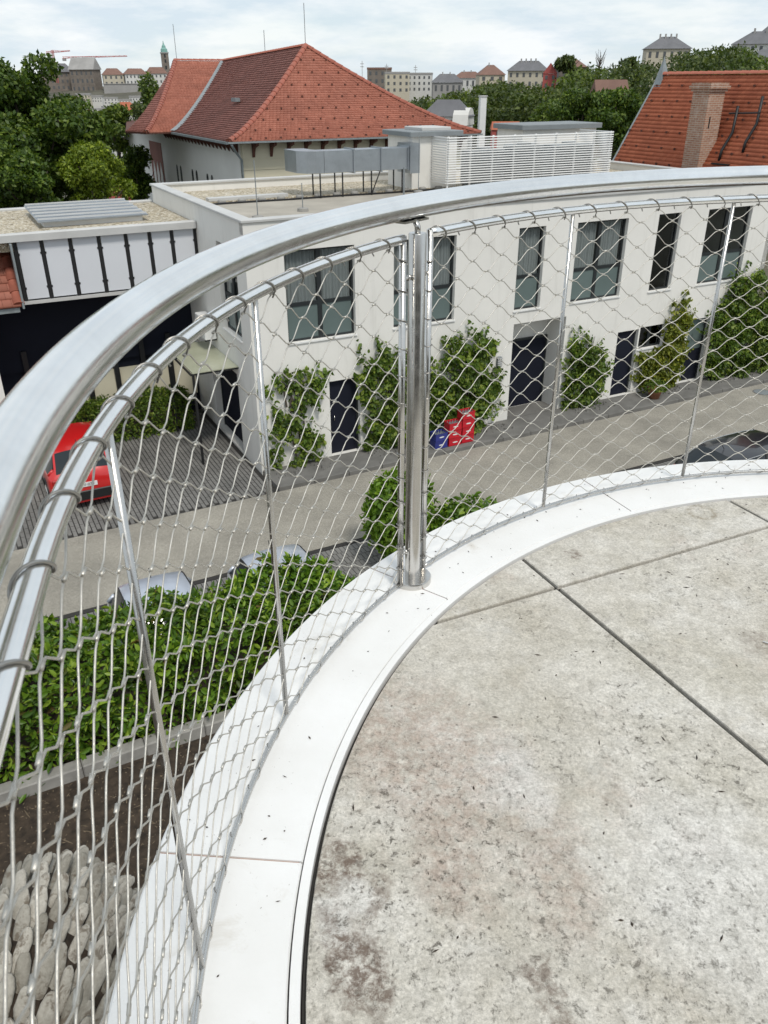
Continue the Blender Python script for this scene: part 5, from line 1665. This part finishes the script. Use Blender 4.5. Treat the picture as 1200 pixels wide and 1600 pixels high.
car('red hatchback parked nose-in on the paved driveway, rear towards the street', M['car_red'], S(-16.62, 1.95, 0), SROT + math.pi / 2, 3.7, 1.72, 1.46, 'PVV-070')
car('black car parked along the street at the right, seen over the coping', M['car_black'], S(-1.35, -6.85, 0), SROT, 4.3, 1.8, 1.43)
car('silver car behind the left part of the laurel hedge, leftmost of the two', M['car_silver'], S(-16.42, -6.95, 0), SROT - math.pi / 2, 2.7, 1.66, 1.41, group='silver cars behind the hedge')
car('silver car behind the laurel hedge, nearer the railing post', M['car_silver'], S(-14.15, -7.02, 0), SROT - math.pi / 2, 2.7, 1.66, 1.41, group='silver cars behind the hedge')

# ------------------------------------------------------------------ trees behind the buildings
def tree_at(name, label, px, top_py, D, rad_px, low_py, mat, seed, **kw):
    p = at(px, top_py, D)
    g = float(terr(p.x, p.y))
    k = D / 1432.0
    lo = at(px, low_py, D).z
    h = p.z - g
    return make_tree(name, label, (p.x, p.y, g), h, rad_px * k, max(0.15 * h, lo - g), mat, seed, **kw)
tree_at('chestnut_tree', 'huge dark green broadleaf tree filling the left edge of the view', 8, 78, 45, 130, 330, M['leaf_dark'], 101, n_leaf=62000, size=0.25, n_lobe=60, spread=0.95, lobe=0.29, gap=0.6, aspect=0.55)
tree_at('chestnut_tree', 'dark green tree top just right of the huge tree, below the castle', 100, 128, 52, 46, 320, M['leaf_mid'], 102, n_leaf=14000, size=0.24, n_lobe=22, spread=0.85, lobe=0.34, gap=0.5)
tree_at('low_tree', 'low dark tree filling the gap under the huge tree at the left edge', 15, 225, 40, 80, 345, M['leaf_dark'], 113, n_leaf=14000, size=0.22, n_lobe=22, spread=0.85, lobe=0.34, gap=0.6)
tree_at('yellow_green_tree', 'yellow-green tree beside the gravel roof, right of the huge dark tree', 140, 208, 42, 56, 335, M['leaf_yellow'], 103, n_leaf=16000, size=0.17, n_lobe=24, spread=0.85, lobe=0.34)
tree_at('open_tree', 'loose dark tree with visible branches in front of distant rooftops', 176, 163, 62, 54, 245, M['leaf_mid'], 104, n_leaf=8500, size=0.26, n_lobe=13, gap=0.05, spread=0.85, lobe=0.34)
tree_at('garden_tree', 'rounded dark tree standing against the left wall of the hipped house', 207, 218, 52, 46, 320, M['leaf_dark'], 105, n_leaf=10000, size=0.22, n_lobe=13, spread=0.75)
tree_at('tall_tree', 'slim tree rising behind the left corner of the hipped roof', 240, 116, 88, 36, 240, M['leaf_mid'], 106, n_leaf=7500, size=0.34, n_lobe=14, spread=0.85, lobe=0.36)
tree_at('tall_tree', 'grey-green tree with a narrow crown left of the hipped roof', 215, 150, 80, 22, 235, M['leaf_far'], 107, n_leaf=3500, size=0.3, n_lobe=10, spread=0.8)
tree_at('bushy_tree', 'dark bushy tree between the slatted screen and the orange roof', 915, 138, 62, 60, 240, M['leaf_dark'], 108, n_leaf=12000, size=0.26, n_lobe=22, spread=0.85, lobe=0.32)
tree_at('bushy_tree', 'dense dark tree touching the left edge of the orange roof', 975, 118, 66, 55, 250, M['leaf_dark'], 109, n_leaf=12000, size=0.26, n_lobe=22, spread=0.85, lobe=0.32)
tree_at('light_green_tree', 'light green tree above the slatted screen hut', 870, 150, 78, 38, 220, M['leaf_mid'], 110, n_leaf=6000, size=0.3, n_lobe=14, spread=0.8)
tree_at('umbrella_tree', 'flat-topped dark tree on the skyline beside the brown-roofed house', 893, 79, 150, 28, 118, M['leaf_far'], 111, n_leaf=2600, size=0.6, n_lobe=8, gap=0.1)
tree_at('round_tree', 'small round tree on the skyline left of the cream villa', 985, 82, 160, 16, 110, M['leaf_far'], 112, n_leaf=1200, size=0.6, n_lobe=6, gap=0.1)

# wood covering the hillside
rng = np.random.default_rng(77)
groups = {0: ([], []), 1: ([], [])}
PX = [600, 640, 700, 748, 790, 845, 872, 878, 920, 960, 1005, 1015, 1070, 1090, 1130, 1165, 1200, 1400]
PY = [160, 150, 138, 126, 121, 126, 129, 110, 100, 96, 92, 86, 82, 79, 68, 79, 95, 80]
for i in range(430):
    az, d = rng.uniform(0.8, 44), 62 + 126 * rng.uniform(0, 1) ** 0.8
    if d < 105 and az < 10: continue
    x, y = d * math.sin(math.radians(az)), d * math.cos(math.radians(az))
    g = float(terr(x, y))
    r = rng.uniform(2.0, 3.4)
    h = rng.uniform(5.0, 8.0)
    px_ = 600 + 1432 * math.tan(math.radians(az))
    lim = EYE + (128 - float(np.interp(px_, PX, PY)) - rng.uniform(-1, 7)) / 1432 * y - 0.3
    h = min(h, lim - g)
    if h < 1.6: continue
    lob = [((x, y, g + h * 0.52), (r * .8, r * .8, h * 0.42))]
    for k in range(6):
        a = rng.uniform(0, 6.28)
        lob.append(((x + r * .55 * math.cos(a), y + r * .55 * math.sin(a), g + h * rng.uniform(.3, .72)), (r * .5, r * .5, h * .24)))
    p, n = lobes_points(lob, 430 if d < 130 else 320, rng, inner=0.75, gap=0.5, k=1.5)
    q = groups[1 if rng.uniform() < 0.3 else 0]
    q[0].append(p); q[1].append(n)
for k, mat_, lab in ((0, 'leaf_far', 'dense dark green wood covering the hillside below the villas'), (1, 'leaf_far2', 'scattered lighter green trees mixed into the hillside wood')):
    wood = leaf_mesh('hillside_wood', np.concatenate(groups[k][0]), np.concatenate(groups[k][1]), 0.55, M[mat_], None, rng, aspect=0.62, droop=0.2)
    tag(wood, lab, 'wood', kind='stuff')

# ------------------------------------------------------------------ houses and landmarks on the skyline
M['roof_grey'] = pmat('grey_slate_roof', (0.15, 0.15, 0.16), 0.8, var=0.2, scale=0.5)
M['roof_brown'] = pmat('brown_tile_roof', (0.20, 0.115, 0.09), 0.85, var=0.2, scale=0.5)
M['roof_orange'] = pmat('far_orange_roof', (0.42, 0.13, 0.07), 0.85, var=0.2, scale=0.5)
M['far_white'] = pmat('far_white_wall', (0.62, 0.61, 0.58), 0.9, var=0.08, scale=0.3)
M['far_cream'] = pmat('far_cream_wall', (0.50, 0.455, 0.36), 0.9, var=0.08, scale=0.3)
M['far_stone'] = pmat('far_brown_stone', (0.20, 0.17, 0.145), 0.9, var=0.3, scale=0.25)
M['far_pink'] = pmat('far_red_wall', (0.38, 0.09, 0.08), 0.9, var=0.1)
M['far_grey'] = pmat('far_grey_wall', (0.33, 0.32, 0.31), 0.9, var=0.2, scale=0.1)
M['far_window'] = pmat('far_window_glass', (0.10, 0.105, 0.11), 0.4, var=0.3)
M['copper'] = pmat('green_copper', (0.20, 0.38, 0.34), 0.7, var=0.15)
def house(name, label, x0, x1, base, eave, ridge, D, wall, roof, yaw=0.0, depth=0.7, shape='hip', nwin=4, floors=2, chim=0, cat='house'):
    k = D / 1432.0
    c = at((x0 + x1) / 2, base, D)
    W = (x1 - x0) * k
    he, hr = (base - eave) * k, (base - ridge) * k
    t = thing(name, label, cat, c, yaw - math.atan2(c.x, c.y))
    dz = max(1.0, c.z - float(terr(c.x, c.y)) + 0.5)
    w, dp = W / 2, W * depth
    MB().box(-w, w, 0, dp, -dz, he).build('wall', M[wall], t)
    o = 0.04 * W
    e = he + 0.02
    if shape == 'flat':
        MB().box(-w - o * .3, w + o * .3, -o * .3, dp + o * .3, e, max(hr, e + 0.3)).build('roof', M[roof], t)
    else:
        ins = {'hip': min(w * 0.75, dp * 0.5), 'gable': 0.0}.get(shape, 0.0)
        if shape == 'front':                                   # gable end towards the terrace
            m = MB().add([(-w - o, -o, e), (w + o, -o, e), (w + o, dp + o, e), (-w - o, dp + o, e), (0, -o, hr), (0, dp + o, hr)],
                         [(0, 1, 2, 3), (0, 4, 5, 3), (1, 2, 5, 4), (0, 1, 4), (2, 3, 5)])
        else:
            m = MB().add([(-w - o, -o, e), (w + o, -o, e), (w + o, dp + o, e), (-w - o, dp + o, e), (-w + ins, dp / 2, hr), (w - ins, dp / 2, hr)],
                         [(0, 1, 2, 3), (0, 1, 5, 4), (2, 3, 4, 5), (1, 2, 5), (3, 0, 4)])
        ro = m.build('roof', M[roof], t)
        for i in range(chim):
            x = -w * .5 + w * (i + .3) / max(1, chim)
            MB().box(x, x + W * .035, dp * .4, dp * .4 + W * .035, he + (hr - he) * .4, hr + (hr - he) * .22).build('chimney', M['far_grey'], ro)
    for f in range(floors):
        for i in range(nwin):
            ww, hh = W / nwin * 0.36, he / floors * 0.48
            x = -w + W * (i + .5) / nwin
            z = he * (f + .3) / floors
            MB().box(x - ww / 2, x + ww / 2, -0.04, -0.004, z, z + hh).build('window', M['far_window'], t)
    return t
house('castle_wing', 'long brown scaffolded castle wing on the far hill, left part', 68, 118, 142, 116, 104, 860, 'far_stone', 'roof_grey', 0.0, 0.4, 'hip', 7, 3, 2, 'building')
house('castle_hall', 'tall brown castle hall with pale grey gable roof below the cranes', 112, 152, 145, 113, 96, 850, 'far_stone', 'far_grey', -0.5, 0.6, 'gable', 5, 3, 0, 'building')
house('yellow_house', 'pale yellow hilltop building with red-brown roof', 164, 195, 135, 119, 110, 845, 'far_cream', 'roof_brown', 0.1, 0.5, 'hip', 4, 2, 0, 'building')
house('white_terrace', 'long white hilltop building with brown roof left of the church tower', 198, 232, 133, 118, 110, 850, 'far_white', 'roof_brown', 0.2, 0.4, 'hip', 6, 2, 0, 'building')
house('white_terrace', 'white hilltop building at the foot of the church tower', 230, 262, 132, 117, 108, 860, 'far_white', 'roof_brown', -0.1, 0.4, 'hip', 5, 2, 0, 'building')
house('hill_rampart', 'plain grey rampart wall below the hilltop houses', 166, 240, 155, 134, 133, 835, 'far_grey', 'far_grey', 0.0, 0.1, 'flat', 0, 0, 0, 'wall')
c = at(260, 112, 905)
tw_ = thing('church_tower', 'slender stone church tower with green copper top on the skyline', 'tower', c, 0.3)
MB().box(-3.4, 3.4, -3.4, 3.4, -25, 15.5).build('shaft', M['far_stone'], tw_)
MB().box(-3.9, 3.9, -3.9, 3.9, 15.55, 16.6).build('gallery', M['far_grey'], tw_)
MB().lathe([(3.3, 16.6), (3.1, 19.2), (2.0, 20.4), (1.7, 22.0), (0.7, 23.4), (0.1, 26.5)], 8).build('copper_cap', M['copper'], tw_)
for z in (2, 7.5, 12): MB().box(-0.8, 0.8, -3.45, -3.41, z, z + 3).build('window', M['frame'], tw_)
def crane(label, px, base_py, mast_py, j0, j1, D, tilt):
    k = D / 1432.0
    c = at(px, base_py, D)
    t = thing('tower_crane', label, 'crane', c, 0, 'cranes over the castle')
    h = (base_py - mast_py) * k
    m = MB()
    for x, y in ((-.7, -.7), (.7, -.7), (.7, .7), (-.7, .7)): m.tube([(x, y, -10), (x, y, h)], .17, 4)
    for i in range(9):
        z = h * i / 9
        m.tube([(-.7, -.7, z), (.7, -.7, z + h / 9)], .12, 4); m.tube([(.7, .7, z), (-.7, .7, z + h / 9)], .12, 4)
    red = pmat('crane_red', (0.45, 0.10, 0.08), 0.6)
    m.build('mast', red, t)
    a, b = (j0 - px) * k, (j1 - px) * k
    zj = h * 0.86
    j = MB()
    zt = tilt * b
    for y, dz in ((-.5, 0), (.5, 0), (0, 1.2)): j.tube([(a, y, zj + dz - tilt * 0), (b, y, zj + dz * .4 + zt)], .20, 4)
    for i in range(14):
        x = a + (b - a) * i / 14
        j.tube([(x, 0, zj + zt * max(0, x) / max(b, 1)), (x + (b - a) / 28, 0, zj + 1.1 + zt * max(0, x) / max(b, 1))], .12, 4)
    j.build('jib', red, t)
    MB().box(a, a + 3, -1, 1, zj - 2.2, zj - 0.1).build('counterweight', M['far_grey'], t)
    MB().tube([(b * .75, 0, zj + zt * .75), (0, 0, h * 1.02), (a, 0, zj)], .12, 4).build('stay', red, t)
crane('nearer red tower crane with a raised jib left of the castle hall', 87, 110, 83, 77, 114, 830, 0.10)
crane('red tower crane with a very long level jib above the castle hall', 121, 104, 91, 100, 200, 870, 0.03)
rg = random.Random(4)
rows_ = [(120, 142, 158, 150, 147, 'far_cream'), (140, 160, 160, 153, 150, 'far_white'), (158, 184, 163, 155, 153, 'far_white'), (182, 205, 166, 158, 156, 'far_white'), (203, 226, 163, 154, 151, 'far_white'),
         (118, 138, 172, 163, 160, 'far_white'), (134, 166, 181, 172, 170, 'far_white'), (163, 192, 180, 169, 167, 'far_white'), (190, 214, 176, 166, 163, 'far_grey')]
names = ['cream block right below the castle hall', 'white block right of the cream block under the castle', 'white block under the hilltop rampart, left of middle', 'white block under the hilltop rampart, right of middle', 'white block at the right end of the distant rooftops',
         'white block at the left end of the distant rooftops', 'wide white block with a dark window row in the middle of the rooftops', 'wide pale block left of the orange roofs', 'grey block just above the orange roofs']
for i, (x0, x1, b, e, r, wl_) in enumerate(rows_):
    house('city_block', names[i], x0, x1, b, e, r, 520 - 40 * (i // 5) * 4 + 10 * i, wl_, 'far_grey', rg.uniform(-.3, .3), 0.5, 'flat', 5, 2, 0, 'building')
house('orange_roof_house', 'small orange-roofed house seen left of the loose tree', 138, 152, 192, 184, 173, 190, 'far_cream', 'roof_orange', 0.3, 0.8, 'hip', 2, 1)
house('orange_roof_house', 'orange-roofed house between the loose tree and the hipped roof', 178, 216, 186, 175, 162, 180, 'far_white', 'roof_orange', -0.2, 0.6, 'hip', 3, 1)
house('pale_villa', 'pale villa half hidden behind the loose tree', 182, 222, 260, 200, 190, 120, 'far_white', 'roof_brown', 0.15, 0.7, 'hip', 4, 2)
pvn = house('garden_pavilion', 'low white garden pavilion with red panels and flat roof under the trees', 172, 236, 300, 272, 258, 75, 'far_pink', 'far_white', 0.2, 0.5, 'flat', 5, 1)
house('brown_block', 'dark brown block with masts on the skyline behind the hipped roof', 574, 612, 145, 113, 110, 255, 'far_stone', 'roof_brown', 0.0, 0.5, 'flat', 4, 3, 0, 'building')
house('cream_block', 'cream flat-roofed apartment block on the skyline', 602, 640, 146, 119, 116, 240, 'far_cream', 'far_grey', 0.1, 0.5, 'flat', 4, 3, 0, 'building')
house('white_block', 'white stepped apartment block on the skyline', 636, 674, 144, 120, 117, 245, 'far_white', 'far_grey', -0.1, 0.5, 'flat', 5, 3, 0, 'building')
house('grey_roof_house', 'grey-roofed house with two pale chimney stripes on the skyline', 676, 722, 148, 131, 119, 235, 'far_grey', 'roof_grey', 0.1, 0.5, 'hip', 5, 1, 2)
house('grey_roof_house', 'long brown-roofed house left of the gabled skyline house', 708, 752, 140, 124, 115, 250, 'far_white', 'roof_brown', -0.1, 0.5, 'hip', 5, 1, 2)
house('gabled_house', 'cream house with a brown pyramid roof on the skyline', 748, 788, 142, 120, 106, 220, 'far_cream', 'roof_brown', 0.2, 0.8, 'hip', 3, 2, 1)
house('slate_house', 'grey slate-roofed complex with chimneys on the skyline', 792, 852, 138, 114, 100, 215, 'far_cream', 'roof_grey', -0.1, 0.5, 'hip', 6, 2, 4)
house('red_gable_house', 'narrow red house with a white rounded gable among the trees', 847, 868, 140, 118, 103, 150, 'far_pink', 'far_pink', 0.0, 0.8, 'front', 2, 2)
house('brown_roof_house', 'brown-roofed house behind the narrow red gable', 864, 910, 128, 108, 97, 165, 'far_stone', 'roof_brown', -0.2, 0.6, 'hip', 4, 1, 2)
house('cream_villa', 'cream villa with a grey hipped roof and chimneys on the hilltop', 1010, 1075, 96, 79, 62, 192, 'far_cream', 'roof_grey', 0.15, 0.7, 'hip', 6, 1, 4)
house('white_villa', 'white hilltop house with dark roof at the right edge', 1142, 1215, 98, 73, 55, 192, 'far_white', 'roof_grey', -0.2, 0.6, 'hip', 6, 2, 2)
house('tower_villa', 'steep dark roof of the topmost house at the right edge', 1185, 1240, 98, 62, 38, 200, 'far_white', 'roof_grey', 0.2, 0.8, 'hip', 3, 2, 1)
house('grey_cottage', 'small grey-roofed house among trees at the right edge, below the white one', 1172, 1215, 104, 92, 80, 170, 'far_cream', 'roof_grey', 0.1, 0.7, 'hip', 3, 1)
house('barn', 'old brown-roofed barn among the trees left of the orange roof', 928, 985, 205, 176, 132, 72, 'far_stone', 'roof_brown', 0.5, 0.8, 'gable', 2, 1)
mw = house('modern_house', 'white modern house with a rounded grey roof in front of the wood', 658, 732, 205, 184, 160, 98, 'far_white', 'roof_grey', -0.25, 0.5, 'hip', 4, 1)
MB().end([(y * 3.4 - 0.5, 0.6 + 1.7 * math.sqrt(max(0, 1 - (y * 2 - 1) ** 2))) for y in np.linspace(0, 1, 11)], 0.9, 2.6).build('barrel_gable', M['far_white'], mw)
c = at(752, 205, 96)
fl_ = thing('white_flue', 'tall white square flue standing in front of the wood', 'chimney', c, 0.2)
MB().box(-.33, .33, -.33, .33, -4, 3.3).build('shaft', M['white'], fl_)
MB().box(-.40, .40, -.40, .40, 3.303, 3.42).build('cap', M['cap'], fl_)
house('red_shed', 'low shed with a red roof between flue and slatted screen', 768, 812, 214, 204, 192, 85, 'far_pink', 'roof_orange', 0.1, 0.6, 'gable', 2, 1)
house('far_roofs', 'grey flat roof beside the white modern house', 600, 668, 205, 186, 178, 125, 'far_grey', 'far_grey', 0.0, 0.5, 'flat', 5, 1)
for i, (x, y0, y1) in enumerate(((566, 118, 98), (604, 118, 102), (649, 120, 104), (477, 76, 26))):
    if i == 3: continue
    c = at(x, y0, 250)
    a_ = thing('roof_mast', ['left', 'middle', 'right'][i] + ' of three thin masts on the skyline blocks', 'mast', c, 0, 'masts on the skyline')
    h = (y0 - y1) * 250 / 1432
    MB().tube([(0, 0, -1), (0, 0, h)], .07, 5).build('pole', M['far_grey'], a_)
    for k in (0.6, 0.8): MB().tube([(-.5, 0, h * k), (.5, 0, h * k)], .07, 4).build('crossbar', M['far_grey'], a_)
c = at(937, 100, 140)
bt_ = thing('bare_tree', 'small leafless tree on the skyline left of the cream villa', 'tree', (c.x, c.y, c.z - 2))
tk = MB().tube([(0, 0, -2), (0, 0, 2.2)], [.18, .10], 6).build('trunk', M['bark'], bt_, True)
for i in range(14):
    a = i * 2.4
    z = 1.2 + 0.09 * i
    MB().tube([(0, 0, z), (.5 * math.cos(a), .5 * math.sin(a), z + .8), (.8 * math.cos(a + .3), .8 * math.sin(a + .3), z + 1.7)], [.06, .04, .015], 4).build('limb', M['bark'], tk)
